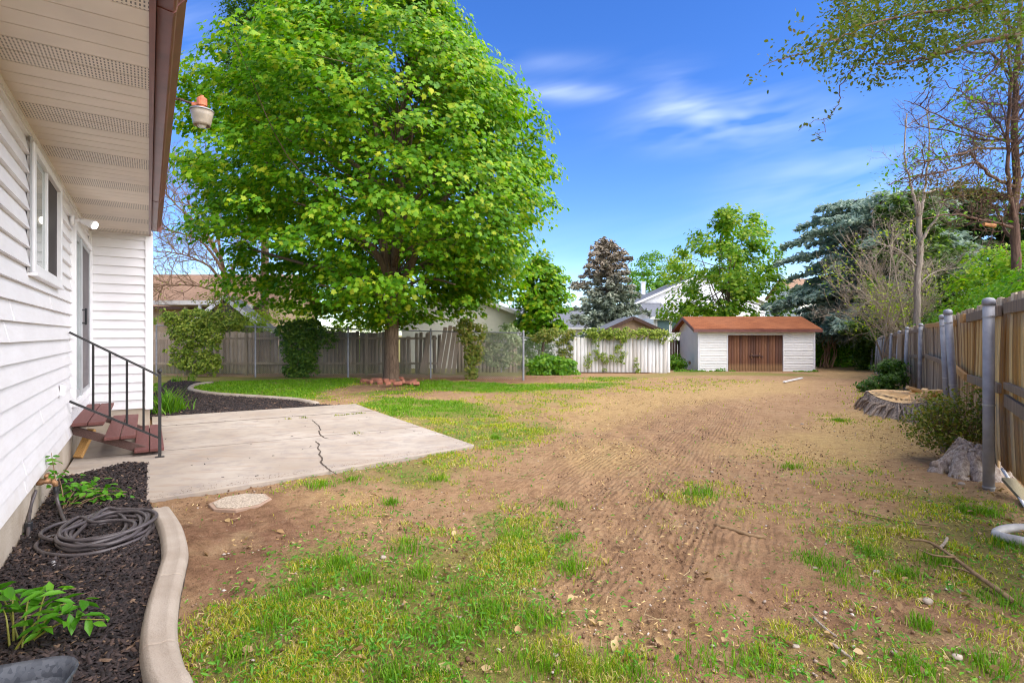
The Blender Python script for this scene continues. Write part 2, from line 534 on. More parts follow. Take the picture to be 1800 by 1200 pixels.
c = t.ramp(t.mix(.45, g, t.island()), [(.2, (.055, .018, .007)), (.5, (.12, .04, .014)), (.8, (.20, .08, .028))])
sp = t.node('ShaderNodeSeparateXYZ'); t.l.new(t.coord(), sp.inputs[0])
low = t.ramp(t.math('ADD', t.math('MULTIPLY', sp.outputs[2], 1.0), t.math('MULTIPLY', g, .10)), [(.30, 1.0), (.46, 0.0)])
SHEDDOOR = t.done(t.mix(t.math('MULTIPLY', low, .7), c, (.30, .175, .075)), .7, 0, t.bump(g, .3, .01))
def m_weather(name, gold):
    """old cedar boards: silver grey, with golden stain where 'gold' attribute says so"""
    t = NT(name)
    g = t.noise(3.0, 7, .68, t.coord((17, 17, .55)), .9)
    isl = t.island()
    grey = t.ramp(t.mix(.5, g, isl), [(.2, (.17, .125, .085)), (.5, (.34, .265, .19)), (.8, (.50, .41, .31))])
    gld = t.ramp(t.mix(.55, g, isl), [(.25, (.30, .14, .035)), (.5, (.62, .36, .11)), (.75, (.82, .58, .25))])
    c = t.mix(t.attr('gold').outputs['Fac'], grey, gld) if gold else grey
    st = t.ramp(t.noise(8, 4, .6, t.coord((26, 26, .4))), [(.36, .55), (.55, 1.12)])
    c = t.mix(.8, c, st, 'MULTIPLY')
    if not gold:       # green algae near the ground
        sp_ = t.node('ShaderNodeSeparateXYZ'); t.l.new(t.coord(), sp_.inputs[0])
        al = t.ramp(t.math('ADD', sp_.outputs[2], t.math('MULTIPLY', t.noise(1.4, 5), 1.1)), [(.35, .65), (.95, .0)])
        c = t.mix(al, c, (.17, .185, .06))
    return t.done(c, .85, 0, t.bump(g, .5, .012), .15)
CEDARB = m_weather('weathered_cedar_boards', True)
GREYB = m_weather('silver_grey_boards', False)
t = NT('peeling_white_boards')
g = t.noise(2.6, 7, .68, t.coord((14, 14, .7)), .8)
c = t.ramp(t.mix(.4, g, t.island()), [(.2, (.36, .31, .25)), (.42, (.62, .59, .54)), (.75, (.74, .725, .69))])
c = t.mix(t.ramp(t.noise(1.6, 4, .6, t.coord((5, 5, .5))), [(.6, 0.), (.78, .5)]), c, (.42, .32, .2))
WHITEB = t.done(c, .8, 0, t.bump(g, .3, .01))
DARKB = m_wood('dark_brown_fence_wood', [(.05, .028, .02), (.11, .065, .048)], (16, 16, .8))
MAPLEBARK = m_bark('maple_bark', (.075, .048, .032), (.24, .165, .11))
GREYBARK = m_bark('grey_bark', (.17, .135, .105), (.40, .335, .27))
DARKBARK = m_bark('dark_bark', (.06, .036, .027), (.20, .125, .09))
TWIG = m_bark('pale_twigs', (.22, .175, .13), (.44, .36, .27), bump=.2)
BROWNTWIG = m_bark('brown_twigs', (.15, .09, .055), (.36, .235, .14), bump=.2)
STUMPB = m_bark('stump_bark', (.10, .07, .05), (.52, .42, .33), (14, 14, 2.0), 1.0)
STUMPT = m_plain('fresh_cut_wood', (.64, .42, .19), .8, var=.28, scale=3.5, bump=.5, bscale=25)
ROTW = m_bark('bleached_root_wood', (.17, .12, .09), (.60, .51, .42), (16, 16, 4), 1.0)
STICKM = m_bark('stick_bark', (.16, .10, .055), (.36, .25, .14), bump=.3)
PVC = m_plain('white_plastic', (.76, .74, .70), .4, var=.08)
TAN = m_plain('tan_stucco', (.33, .235, .14), .85)
WINDK = m_plain('house_window_glass', (.10, .16, .17), .1, spec=.8)
L_MAPLE = m_leaf('maple_leaves', [(.04, .14, .004), (.085, .24, .006), (.135, .315, .008), (.20, .37, .012), (.36, .41, .025)], .45, patch=1.0, pscale=.75)
L_MAPLE2 = m_leaf('young_maple_leaves', [(.08, .21, .008), (.14, .30, .012), (.22, .37, .02), (.33, .39, .035)], .5, patch=.6)
L_DARK = m_leaf('dark_small_leaves', [(.030, .085, .010), (.05, .125, .012), (.085, .17, .018)], .4)
L_LIGHT = m_leaf('fresh_shrub_leaves', [(.06, .18, .008), (.11, .27, .012), (.19, .34, .02)], .4)
L_YEL = m_leaf('yellow_green_leaves', [(.18, .31, .012), (.30, .42, .02), (.42, .48, .03)], .4)
L_IVY = m_leaf('yellow_green_ivy_leaves', [(.07, .14, .012), (.15, .235, .022), (.27, .35, .04), (.40, .45, .08)], .35, patch=.3)  # yellow green ivy with paler leaves mixed in
L_IVYD = m_leaf('dark_ivy_leaves', [(.03, .08, .012), (.065, .14, .016), (.13, .21, .025)], .35)  # darker green leaves for ivy and creeper
L_WEED = m_leaf('scruffy_shrub_leaves', [(.07, .12, .015), (.14, .20, .02), (.24, .27, .035), (.30, .23, .07)], .3)
L_PEONY = m_leaf('peony_leaves', [(.055, .20, .012), (.095, .29, .018), (.15, .36, .03)], .35, rough=.35, pscale=3)
L_PALE = m_leaf('pale_blossom_bush', [(.10, .16, .06), (.2, .27, .12), (.42, .46, .28)], .3)
L_CEDAR = m_leaf('blue_cedar_needles', [(.13, .21, .17), (.22, .33, .275), (.34, .45, .38), (.48, .57, .48)], .5, patch=.2, tint=(1, 1, .9))
L_EVER = m_leaf('dark_evergreen_needles', [(.022, .055, .02), (.045, .095, .032), (.085, .14, .045)], .4, patch=.4)
L_JUN = m_leaf('juniper_needles', [(.05, .10, .028), (.09, .17, .04), (.16, .23, .06)], .4, patch=.4)
t = NT('spruce_needles')
blue = t.ramp(t.island(), [(0, (.14, .18, .115)), (.5, (.245, .29, .205)), (1, (.38, .42, .32))])
brn = t.ramp(t.island(), [(0, (.16, .12, .085)), (.5, (.28, .22, .16)), (1, (.38, .31, .24))])
sp = t.node('ShaderNodeSeparateXYZ'); t.l.new(t.coord(), sp.inputs[0])
hf = t.ramp(t.math('ADD', t.math('MULTIPLY', sp.outputs[2], .1), t.math('MULTIPLY', t.noise(.8, 3), .5)), [(.66, 0.), (.86, .9)])
L_SPRUCE = t.done(t.mix(hf, blue, brn), .7, spec=.1)
L_GRASS = m_leaf('grass_blades', [(.10, .20, .006), (.20, .33, .010), (.33, .42, .016), (.44, .46, .03), (.54, .48, .11)], .45, patch=.9, pscale=1.1)
L_LAWN = m_leaf('lawn_blades', [(.07, .19, .006), (.12, .28, .008), (.20, .35, .012)], .35, patch=.8, pscale=.5)
L_STRAW = m_leaf('dry_grass', [(.34, .24, .08), (.50, .39, .15), (.58, .49, .24)], .2, patch=.2)
t = NT('wood_chips')
CHIPS = t.done(t.ramp(t.island(), [(0, (.30, .17, .06)), (.5, (.50, .33, .13)), (1, (.64, .47, .22))]), .85)
t = NT('soil_clods')
CLOD = t.done(t.ramp(t.island(), [(0, (.11, .06, .035)), (.5, (.19, .115, .07)), (.9, (.27, .175, .115)), (1, (.4, .33, .27))]), .95, 0, t.bump(t.noise(60, 3), .5, .006), .1)
t = NT('pebbles')
PEB = t.done(t.ramp(t.island(), [(0, (.24, .18, .14)), (.5, (.40, .33, .27)), (1, (.60, .54, .48))]), .85, 0, t.bump(t.noise(50, 3), .3, .004), .2)
DRYLEAF = m_leaf('dry_fallen_leaves', [(.16, .09, .04), (.32, .20, .09), (.48, .36, .2)], .2)

# ------------------------------------------------------------------ the ground: what grows where
def in_poly(px, py, poly):
    ins = np.zeros(px.shape, bool)
    n = len(poly)
    for i in range(n):
        x1, y1 = poly[i]; x2, y2 = poly[(i + 1) % n]
        c = ((y1 > py) != (y2 > py))
        ins ^= c & (px < (x2 - x1) * (py - y1) / (y2 - y1 + 1e-12) + x1)
    return ins
GRASS = [
    (.80, [(325, 1330), (345, 1150), (420, 1085), (470, 1000), (560, 965), (640, 975), (720, 935), (800, 925), (880, 900), (960, 905), (1010, 935), (1045, 975), (1010, 1020), (985, 1060), (1010, 1100), (1080, 1130), (1150, 1170), (1200, 1330)]),
    (.28, [(395, 1080), (430, 985), (520, 930), (620, 900), (720, 885), (700, 960), (560, 1010)]),
    (.20, [(330, 1180), (345, 1090), (400, 1040), (450, 1060)]),
    (.75, [(470, 862), (560, 838), (700, 815), (835, 792), (850, 775), (880, 770), (850, 812), (790, 855), (700, 848), (600, 850), (500, 868)]),
    (.85, [(630, 712), (840, 790), (905, 785), (985, 760), (950, 742), (880, 742), (850, 725), (830, 708), (760, 700), (660, 698)]),
    (.40, [(820, 700), (1000, 690), (1060, 700), (980, 735), (930, 748), (860, 735)]),
    (.97, [(250, 690), (262, 655), (320, 662), (600, 663), (640, 672), (575, 688), (545, 706), (440, 696), (370, 690), (330, 690)]),
    (.90, [(560, 708), (640, 697), (760, 688), (860, 692), (960, 686), (1080, 682), (1090, 672), (920, 676), (760, 668), (700, 674), (720, 684), (640, 690)]),
    (.35, [(860, 692), (1080, 680), (1100, 690), (960, 706)]),
    (.70, [(1000, 664), (1120, 659), (1190, 650), (1230, 652), (1440, 657), (1450, 662), (1230, 660), (1120, 666), (1060, 672)]),
    (.25, [(1060, 672), (1240, 662), (1340, 664), (1300, 676), (1150, 690)]),
    (.90, [(200, 652), (270, 600), (900, 600), (1000, 600), (1000, 650), (920, 662), (600, 655), (300, 652)]),
    (.70, [(1475, 1015), (1500, 965), (1545, 930), (1580, 880), (1660, 865), (1740, 870), (1830, 890), (1880, 1120), (1790, 1085), (1700, 1060), (1640, 1030), (1560, 1010), (1510, 1005)]),
    (.62, [(1330, 1330), (1400, 1150), (1480, 1100), (1560, 1110), (1640, 1130), (1700, 1115), (1800, 1130), (1900, 1330)]),
    (.75, [(1540, 1075), (1590, 1060), (1640, 1075), (1630, 1110), (1560, 1108)]),
    (.60, [(1195, 882), (1215, 856), (1250, 852), (1265, 872), (1240, 892)]),
    (.28, [(1150, 880), (1215, 845), (1310, 860), (1330, 900), (1230, 915)]),
    (.70, [(1395, 1000), (1420, 975), (1470, 985), (1500, 1020), (1450, 1052), (1410, 1030)]),
    (.30, [(1390, 900), (1440, 880), (1500, 920), (1460, 950), (1400, 935)]),
    (.40, [(1420, 820), (1470, 805), (1520, 840), (1620, 850), (1600, 875), (1500, 862)]),
    (.40, [(1440, 735), (1490, 725), (1510, 745), (1460, 750)]),
    (.25, [(1310, 790), (1360, 780), (1390, 800), (1330, 810)]),
    (.35, [(1500, 690), (1530, 650), (1600, 690), (1640, 720), (1540, 720)]),
    (.35, [(1440, 650), (1520, 640), (1530, 655), (1450, 656)]),
    (.6, [(660, 895), (682, 868), (702, 895), (690, 905)]), (.5, [(730, 850), (760, 835), (805, 842), (800, 862), (745, 866)]),
    (.6, [(930, 1090), (955, 1062), (980, 1080), (975, 1110), (940, 1112)]),
]
STRAW = [(1., [(1390, 760), (1480, 728), (1560, 722), (1640, 745), (1650, 800), (1560, 815), (1450, 790)]),
         (.85, [(1290, 790), (1340, 760), (1440, 760), (1560, 800), (1540, 835), (1420, 822), (1330, 812)]),
         (.65, [(960, 760), (1010, 705), (1120, 690), (1300, 672), (1440, 668), (1400, 690), (1180, 715), (1060, 760)]),
         (.8, [(690, 735), (730, 728), (780, 735), (760, 752), (710, 750)]),
         (.7, [(560, 905), (600, 865), (690, 872), (660, 905)]),
         (.6, [(1000, 800), (1060, 770), (1160, 790), (1080, 840), (1010, 835)]),
         (.65, [(1090, 1080), (1180, 1060), (1210, 1130), (1120, 1150)]),
         (.5, [(400, 660), (620, 655), (640, 668), (420, 668)]),
         (.6, [(1640, 860), (1730, 850), (1800, 900), (1760, 930), (1660, 905)]),
         (.55, [(1440, 664), (1460, 645), (1520, 640), (1530, 668)])]
RED = [(1., [(310, 1330), (300, 1100), (310, 900), (400, 880), (500, 880), (520, 930), (440, 1000), (400, 1100), (340, 1200)]),
       (.8, [(600, 700), (640, 674), (760, 664), (1000, 655), (1000, 668), (900, 676), (700, 692)]),
       (.6, [(1180, 1330), (1300, 980), (1500, 900), (1560, 1010), (1800, 1100), (1800, 1250)])]
FURROW = [(1., [(1000, 1150), (1020, 1050), (880, 890), (870, 850), (980, 780), (1120, 700), (1250, 690), (1330, 720), (1300, 800), (1330, 960), (1280, 1090), (1150, 1160)])]
JIT = [(0, 0), (.11, .05), (-.10, .08), (.04, -.13), (-.06, -.09), (.19, -.15), (-.2, .17)]
def field(x, y, polys, soft=1.0, seed=3.0):
    x = np.asarray(x, float); y = np.asarray(y, float)
    wx = (fbm(x * 1.6, y * 1.6, seed, 3) - .5) * .7; wy = (fbm(x * 1.6, y * 1.6, seed + 40, 3) - .5) * .9
    out = np.zeros(x.shape)
    for jx, jy in JIT:
        sc = soft * (1 + .10 * np.clip(y, 0, 30))
        X, Y = x + wx + jx * sc, np.maximum(y + wy + jy * sc, .8)
        px = CX + FPX * X / Y; py = CY + FPX * (CAMH - gz(X, Y)) / Y
        m = np.zeros(x.shape)
        for d, poly in polys:
            m = np.maximum(m, d * in_poly(px, py, poly))
        out += m
    return out / len(JIT)
bed_edge_px = [(750, 370), (798, 450), (820, 560), (804, 640), (770, 760), (749, 880), (746, 990), (770, 1100), (806, 1200)]
EDGE_PATH = []
for a, b in bed_edge_px:
    px, py = a / 2.6667, 750 + b / 2.6667
    EDGE_PATH.append(np.array(((px - CX) / FPX * (1.31 * FPX / (py - CY)), 1.31 * FPX / (py - CY), 0.0)))
EDGE_PATH += [EDGE_PATH[-1] + np.array((.12, -.28, 0)), EDGE_PATH[-1] + np.array((.30, -.62, 0)), EDGE_PATH[-1] + np.array((.42, -1.1, 0))]
BED_A = [HB(-.70, 6.75)[:2], HB(-.2, 7.2)[:2], HB(-.0, 7.0)[:2], HB(-.02, 5.45)[:2]] + [p[:2] for p in EDGE_PATH] + [np.array((-.55, .2)), H(-.72, .2, 0)[:2]]
far_edge_px = [(372, 674), (345, 678), (335, 686), (365, 693), (410, 697), (470, 701), (520, 705), (556, 712)]
FAR_PATH = [G(px, py) for px, py in far_edge_px]
BED_B = [p[:2] for p in FAR_PATH] + [HB(3.3, 11.28)[:2], HB(.0, 11.28)[:2], HB(.0, 15.5)[:2], G(300, 668)[:2]]
PATIO_U = [(5.4, 7.66), (7.67, 9.92), (9.93, 11.25)]
def in_world(x, y, poly):
    return in_poly(np.asarray(x, float), np.asarray(y, float), [tuple(p) for p in poly])
PATIO_POLY = [HB(-.02, 5.40)[:2], HB(1.7, 5.60)[:2], HB(3.40, 5.92)[:2], HB(3.58, 11.25)[:2], HB(.04, 11.25)[:2], HB(.04, 9.74)[:2], HB(-.70, 9.74)[:2], HB(-.70, 6.75)[:2], HB(-.2, 7.2)[:2], HB(-.02, 7.0)[:2]]
def bare(x, y):
    return in_world(x, y, BED_A) | in_world(x, y, BED_B) | in_world(x, y, PATIO_POLY)
def grass_d(x, y):
    return field(x, y, GRASS)

# polar fan: fine in the view, coarse behind; reaches the horizon
ang = np.concatenate((np.radians(np.arange(-52, 52, .20)), np.radians(np.arange(52, 308, 4.0))))
rad = [.35]
while rad[-1] < 900:
    r = rad[-1]
    rad.append(r * (1.0095 if 1.8 < r < 30 else 1.06))
rad = np.array(rad)
TH, RR = np.meshgrid(ang, rad)
gx, gy = RR * np.sin(TH), RR * np.cos(TH)
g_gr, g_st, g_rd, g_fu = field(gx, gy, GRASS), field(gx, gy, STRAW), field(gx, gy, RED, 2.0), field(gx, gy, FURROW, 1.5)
far = RR > 34
g_gr = np.where(far, .8, g_gr)
bb = bare(gx, gy)
rough = np.clip(1 - .6 * g_gr, .2, 1) * np.where(bb, 0, 1) * np.clip((26 - RR) / 10, 0, 1)
gzz = gz(gx, gy) + rough * ((fbm(gx * 5, gy * 5, 1, 3) - .5) * .030 + (fbm(gx * 22, gy * 22, 2, 2) - .5) * .014 + (fbm(gx * 1.2, gy * 1.2, 9, 2) - .5) * .05)
# wheel track pressed across the turned soil
fdx, fdy = math.sin(math.radians(26.5)), math.cos(math.radians(26.5))
acr = gx * fdy - gy * fdx
fbreak = np.clip((fbm(gx * 1.1, gy * 1.1, 55, 3) - .36) / .25, 0, 1)
gzz += g_fu * fbreak * np.clip((9 - RR) / 5, 0, 1) * .0042 * np.sin(acr * 2 * math.pi / .058 + 5.0 * fbm(gx * .9, gy * .9, 5, 3))
gzz += g_fu * np.clip((20 - RR) / 8, 0, 1) * .011 * np.sin(acr * 2 * math.pi / .43 + 2.5 * fbm(gx * .5, gy * .5, 61, 2))
gzz -= .015 * g_fu * np.exp(-((acr + .10) / .07) ** 2) * (.4 + fbm(gx * 3, gy * 3, 8, 2))
gzz += .03 * g_fu * np.exp(-((acr + .22) / .06) ** 2) * np.clip(fbm(gx * 4, gy * 4, 18, 3) - .45, 0, 1) * 3
gzz -= .02 * bb
gverts = np.concatenate((np.stack((gx, gy, gzz), -1).reshape(-1, 3), [(0, 0, 0)]))
nA, nR = len(ang), len(rad)
i = np.arange(nR - 1)[:, None] * nA; j = np.arange(nA)[None, :]; j2 = (j + 1) % nA
quads = np.stack((i + j, i + nA + j, i + nA + j2, i + j2), -1).reshape(-1, 4)[:, ::-1]
me = bpy.data.meshes.new('ground')
me.vertices.add(len(gverts)); me.vertices.foreach_set('co', gverts.astype(np.float32).ravel())
ctr = len(gverts) - 1
fan = np.stack((np.full(nA, ctr), np.arange(nA), (np.arange(nA) + 1) % nA), -1)[:, ::-1]
loops = np.concatenate((quads.ravel(), fan.ravel())).astype(np.int32)
starts = np.concatenate((np.arange(len(quads)) * 4, len(quads) * 4 + np.arange(nA) * 3)).astype(np.int32)
me.loops.add(len(loops)); me.loops.foreach_set('vertex_index', loops)
me.polygons.add(len(starts)); me.polygons.foreach_set('loop_start', starts)
me.update(calc_edges=True)
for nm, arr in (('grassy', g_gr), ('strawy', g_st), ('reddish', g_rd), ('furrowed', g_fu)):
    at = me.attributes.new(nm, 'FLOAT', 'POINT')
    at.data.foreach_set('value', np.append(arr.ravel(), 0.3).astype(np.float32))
t = NT('yard_ground')
n1, n2, n3 = t.noise(1.1, 6, .6), t.noise(9, 6, .7), t.noise(55, 4, .7)
soil = t.ramp(n2, [(.28, (.175, .098, .050)), (.5, (.36, .218, .115)), (.75, (.46, .295, .17))])
soil = t.mix(t.ramp(n1, [(.35, 0.), (.7, .4)]), soil, (.50, .32, .175))
redd = t.ramp(n2, [(.28, (.085, .040, .024)), (.5, (.20, .10, .06)), (.78, (.31, .17, .105))])
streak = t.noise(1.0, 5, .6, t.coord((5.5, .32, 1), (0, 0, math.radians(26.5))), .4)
sk = t.math('MULTIPLY', t.attr('furrowed').outputs['Fac'], t.ramp(streak, [(.38, .0), (.6, .75)]))  # darker streaks: moist ruts, and weak furrow shading put into the soil colour
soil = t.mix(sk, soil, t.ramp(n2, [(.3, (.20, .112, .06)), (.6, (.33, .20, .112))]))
col = t.mix(t.attr('reddish').outputs['Fac'], soil, redd)
patchy = t.noise(2.3, 6, .7)
col = t.mix(t.ramp(patchy, [(.52, .0), (.68, .55)]), col, t.ramp(n3, [(.3, (.37, .25, .13)), (.7, (.52, .385, .22))]))
col = t.mix(t.ramp(t.noise(3.7, 6, .72), [(.30, .5), (.40, .0)]), col, (.13, .075, .042))
stw = t.ramp(n3, [(.3, (.36, .23, .085)), (.55, (.55, .39, .16)), (.75, (.66, .51, .26))])
sm = t.math('MULTIPLY', t.attr('strawy').outputs['Fac'], t.ramp(n2, [(.3, .3), (.6, 1.)]))
col = t.mix(sm, col, stw)
turf = t.ramp(n3, [(.3, (.12, .10, .035)), (.5, (.21, .21, .05)), (.7, (.29, .28, .07))])
gm = t.ramp(t.math('ADD', t.attr('grassy').outputs['Fac'], t.math('MULTIPLY', t.math('SUBTRACT', n2, .5), .8)), [(.3, 0.), (.75, .85)])
col = t.mix(gm, col, turf)
speck = t.ramp(t.vor(48).outputs['Distance'], [(.05, .0), (.26, 1.)])
col = t.mix(.45, col, t.mix(1.0, col, speck, 'MULTIPLY'))
col = t.mix(t.ramp(t.noise(30, 3), [(.66, 0.), (.72, .5)]), col, (.42, .32, .22))
wv = t.node('ShaderNodeTexWave', wave_type='BANDS', bands_direction='X')
wv.inputs['Scale'].default_value = 6.2; wv.inputs['Distortion'].default_value = 5.0; wv.inputs['Detail'].default_value = 2; wv.inputs['Detail Scale'].default_value = 1.0
t.l.new(t.coord((1, 1, 1), (0, 0, math.radians(26.5))), wv.inputs['Vector'])
fur = t.math('MULTIPLY', wv.outputs['Fac'], t.math('MULTIPLY', t.attr('furrowed').outputs['Fac'], t.ramp(t.noise(.9, 4), [(.35, .04), (.65, .30)])))
hgt = t.math('ADD', fur, t.math('ADD', t.math('MULTIPLY', n2, .5), t.math('MULTIPLY', n3, .45)))
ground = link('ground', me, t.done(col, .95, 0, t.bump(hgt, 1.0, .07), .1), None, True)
tag(ground, 'brown tilled back yard soil patched with grass and straw', 'ground', kind='structure')

# patio: three poured slabs with open joints
pat = root('patio', HB(1.8, 8.3, 0), 'pale grey concrete patio of three cracked slabs beside the house steps', 'patio', kind='structure')
def slab(poly_vu, n=1):
    mb = MB()
    top = [HB(v, u, .035) for v, u in poly_vu]; bot = [HB(v, u, -.10) for v, u in poly_vu]
    k = len(top)
    mb.add(bot + top, [tuple(range(k - 1, -1, -1)), tuple(range(k, 2 * k))] + [(i, (i + 1) % k, k + (i + 1) % k, k + i) for i in range(k)])
    mb.build('slab', PATIO, pat, bevel=.008)
slab([(-.02, 5.40), (.6, 5.44), (1.2, 5.50), (1.8, 5.61), (2.5, 5.74), (3.1, 5.84), (3.41, 5.93), (3.46, 7.655), (-.70, 7.655), (-.70, 6.78), (-.2, 7.2), (-.02, 7.02)])
slab([(-.70, 7.668), (3.46, 7.668), (3.53, 9.915), (.04, 9.915), (.04, 9.73), (-.70, 9.73)])
slab([(.04, 9.932), (3.53, 9.932), (3.60, 11.25), (.04, 11.25)])
mb = MB()
for u0, v0, v1, w in ((7.6615, -.69, 3.45, .0055), (9.9235, .05, 3.52, .013)):
    mb.add([HB(v0, u0 - w, .037), HB(v1, u0 - w, .037), HB(v1, u0 + w, .037), HB(v0, u0 + w, .037)], [(0, 1, 2, 3)])
mb.build('joint', CRACK, pat)
crk = [(549, 738), (556, 744), (561, 748), (564, 755), (560, 758), (563, 764), (571, 769), (580, 771)]
crk2 = [(555, 775), (561, 781), (558, 787), (563, 793), (561, 799), (567, 806), (564, 812), (572, 819), (579, 825), (586, 830), (594, 835)]
mb = MB()
for line in (crk, crk2):
    pts = []
    for a, b in zip(line[:-1], line[1:]):
        for k in range(4):
            f = k / 4
            pts.append(G(a[0] + (b[0] - a[0]) * f + random.uniform(-1, 1), a[1] + (b[1] - a[1]) * f, .0375))
    for k in range(len(pts) - 1):
        p, q = pts[k], pts[k + 1]
        d = (q - p) / (np.linalg.norm(q - p) + 1e-6); s = np.array((-d[1], d[0], 0)) * (.006 + .006 * random.random())
        mb.add([p - s, p + s, q + s, q - s], [(0, 1, 2, 3)])
mb.build('crack', CRACK, pat)

# garden beds
def flat_bed(name, poly, dz, label):
    mb = MB()
    n = len(poly)
    vs = [(p[0], p[1], float(gz(p[0], p[1])) + dz) for p in poly]
    mb.add(vs, [tuple(range(n))])
    o = mb.build(name, MULCHB)
    bm_fix(o)
    return tag(o, label, 'mulch bed', kind='structure')
def bm_fix(o):
    import bmesh
    b = bmesh.new(); b.from_mesh(o.data)
    bmesh.ops.triangulate(b, faces=b.faces[:])
    bmesh.ops.recalc_face_normals(b, faces=b.faces[:])
    for f in b.faces:
        if f.normal.z < 0: f.normal_flip()
    b.to_mesh(o.data); b.free()
flat_bed('mulch_bed', BED_A, .018, 'dark bark mulch bed along the white siding wall')
flat_bed('mulch_bed', BED_B, .018, 'dark bark mulch bed beyond the patio')
def chips_in(poly, n, size, dz, near=None):
    xs = [p[0] for p in poly]; ys = [p[1] for p in poly]
    P = []
    while len(P) < n:
        x = rng.uniform(min(xs), max(xs), 20000); y = rng.uniform(max(min(ys), 1.2), max(ys), 20000)
        ok = in_world(x, y, poly)
        if near is not None:
            ok &= rng.random(20000) < np.clip((near / y) ** 2, 0, 1)
        P += list(zip(x[ok], y[ok]))
    P = np.array(P[:n])
    z = gz(P[:, 0], P[:, 1]) + dz + rng.uniform(0, .022, n)
    return np.stack((P[:, 0], P[:, 1], z), 1)
CHIP = np.array([(-.5, -.12, -.05), (.5, -.14, -.05), (.46, .14, -.05), (-.5, .12, -.05), (-.42, -.08, .07), (.44, -.1, .05), (.4, .1, .06), (-.46, .08, .05)])
CHIP_F = [(4, 5, 6, 7), (0, 1, 5, 4), (1, 2, 6, 5), (2, 3, 7, 6), (3, 0, 4, 7)]
def tilted(n, s):
    N_ = rng.normal(0, s, (n, 3)); N_[:, 2] = 1
    return N_
n = 26000
P = chips_in(BED_A, n, .05, .015, 3.0)
tag(leaves('bark_mulch', P, tilted(n, .45), rng.uniform(.018, .062, n), CHIP, CHIP_F, MULCH), 'dark shredded bark mulch under the hose and peony', 'mulch', kind='stuff')
n = 9000
P = chips_in(BED_B, n, .06, .015)
tag(leaves('bark_mulch', P, tilted(n, .4), rng.uniform(.03, .075, n), CHIP, CHIP_F, MULCH), 'dark shredded bark mulch beyond the patio', 'mulch', kind='stuff')

edg = root('garden_edging', EDGE_PATH[4], 'curved cast concrete garden edging in the foreground beside the mulch', 'garden edging')
ep = catmull(EDGE_PATH, 10)
prof = [(a * .68, b) for a, b in ((-.105, -.06), (-.105, .045), (-.085, .073), (-.045, .084), (-.005, .079), (.02, .082), (.06, .088), (.088, .074), (.105, .045), (.105, -.06))]
cut = [0, 34, 61, len(ep) - 1]
for a, b in zip(cut[:-1], cut[1:]):
    seg = ep[a:b + 1].copy()
    if a: seg[0] += (seg[1] - seg[0]) * .06
    mb = MB(); mb.sweep(seg, prof)
    mb.build('edging_section', EDGE, edg, smooth=True, bevel=.006)
mb = MB(); mb.sweep(ep - np.array((0, 0, .006)), prof); mb.build('gap_shade_filler', CRACK, edg)  # dark filler added inside so the lit gaps between sections read as shade
fp = catmull(FAR_PATH, 6)
mb = MB(); mb.sweep(fp, [(-.07, -.06), (-.07, .05), (-.04, .075), (.04, .075), (.07, .05), (.07, -.06)])
tag(mb.build('garden_edging', EDGE, None, smooth=True), 'curved concrete edging between the far lawn and the mulch', 'garden edging')

# ------------------------------------------------------------------ the house
W, UR, VR = -.713, 9.72, .03                # wall plane, recess wall, face of the projecting wing
ZS0, ZS1, ZSOF = .31, 2.875, 2.88
house = root('house', H(-2.5, 6.0, 0), 'white vinyl sided house with brown gutter along the left', 'house')
def lap(mb, P, s0, s1, z0, z1, pitch, holes=(), dutch=False, seams=()):
    k = 0
    z = z0
    while z < z1 - .01:
        zt = min(z + pitch, z1)
        cuts = [(s0, s1)]
        for a, b, ha, hb in holes:
            if z + pitch * .5 > ha and z + pitch * .5 < hb:
                nc = []
                for c, d in cuts:
                    if c < a: nc.append((c, min(d, a)))
                    if d > b: nc.append((max(c, b), d))
                cuts = [q for q in nc if q[1] - q[0] > .005]
        for c, d in cuts:
            ss = [c] + [q for q, kk in seams if kk == k and c < q < d] + [d]
            for i, (e, f) in enumerate(zip(ss[:-1], ss[1:])):
                o = .003 * (i % 2)
                dz = random.uniform(-.001, .001)
                if dutch:
                    zm = z + pitch * .55
                    vs = [P(e, z, .02), P(f, z, .02), P(f, zm, .018), P(e, zm, .018), P(f, zt + .003, -.014), P(e, zt + .003, -.014), P(e, z, -.016), P(f, z, -.016)]
                    mb.add(vs, [(0, 1, 2, 3), (3, 2, 4, 5), (6, 7, 1, 0), (6, 0, 3, 5), (7, 4, 2, 1)])
                    continue
                vs = [P(e, z + dz, .021 + o), P(f, z + dz, .021 + o), P(f, zt + .004, -.008 + o), P(e, zt + .004, -.008 + o), P(e, z + dz, -.012), P(f, z + dz, -.012)]
                mb.add(vs, [(0, 1, 2, 3), (4, 5, 1, 0), (4, 0, 3), (5, 2, 1)])
        z += pitch; k += 1
WIN = (5.08, 6.46, 1.87, 2.74)
DOOR = (7.58, 9.62, .44, 2.63)
mb = MB()
lap(mb, lambda s, z, o: H(W + o, s, z), -3.5, UR, ZS0, ZS1, .1305,
    holes=((WIN[0] - .02, WIN[1] + .02, WIN[2], WIN[3]), (DOOR[0] - .02, DOOR[1] + .02, DOOR[2] - .1, DOOR[3])),
    seams=((4.35, 8), (6.1, 10), (4.5, 9), (4.9, 1), (4.92, 0), (5.6, 3), (3.6, 12), (6.2, 9)))
mb.build('siding_wall', SIDING, house)
mb = MB()
lap(mb, lambda s, z, o: H(s, UR - o, z), W + .02, VR - .07, ZS0, ZS1, .1305)
mb.build('recess_siding', SIDING, house)
mb = MB()
lap(mb, lambda s, z, o: H(VR + o, s, z), UR + .07, 17.0, ZS0, ZS1 + .1, .1305)
mb.build('side_siding', SIDING, house)
mb = MB()
mb.hbox(VR - .075, VR + .02, UR - .022, UR + .07, ZS0 - .02, ZS1)
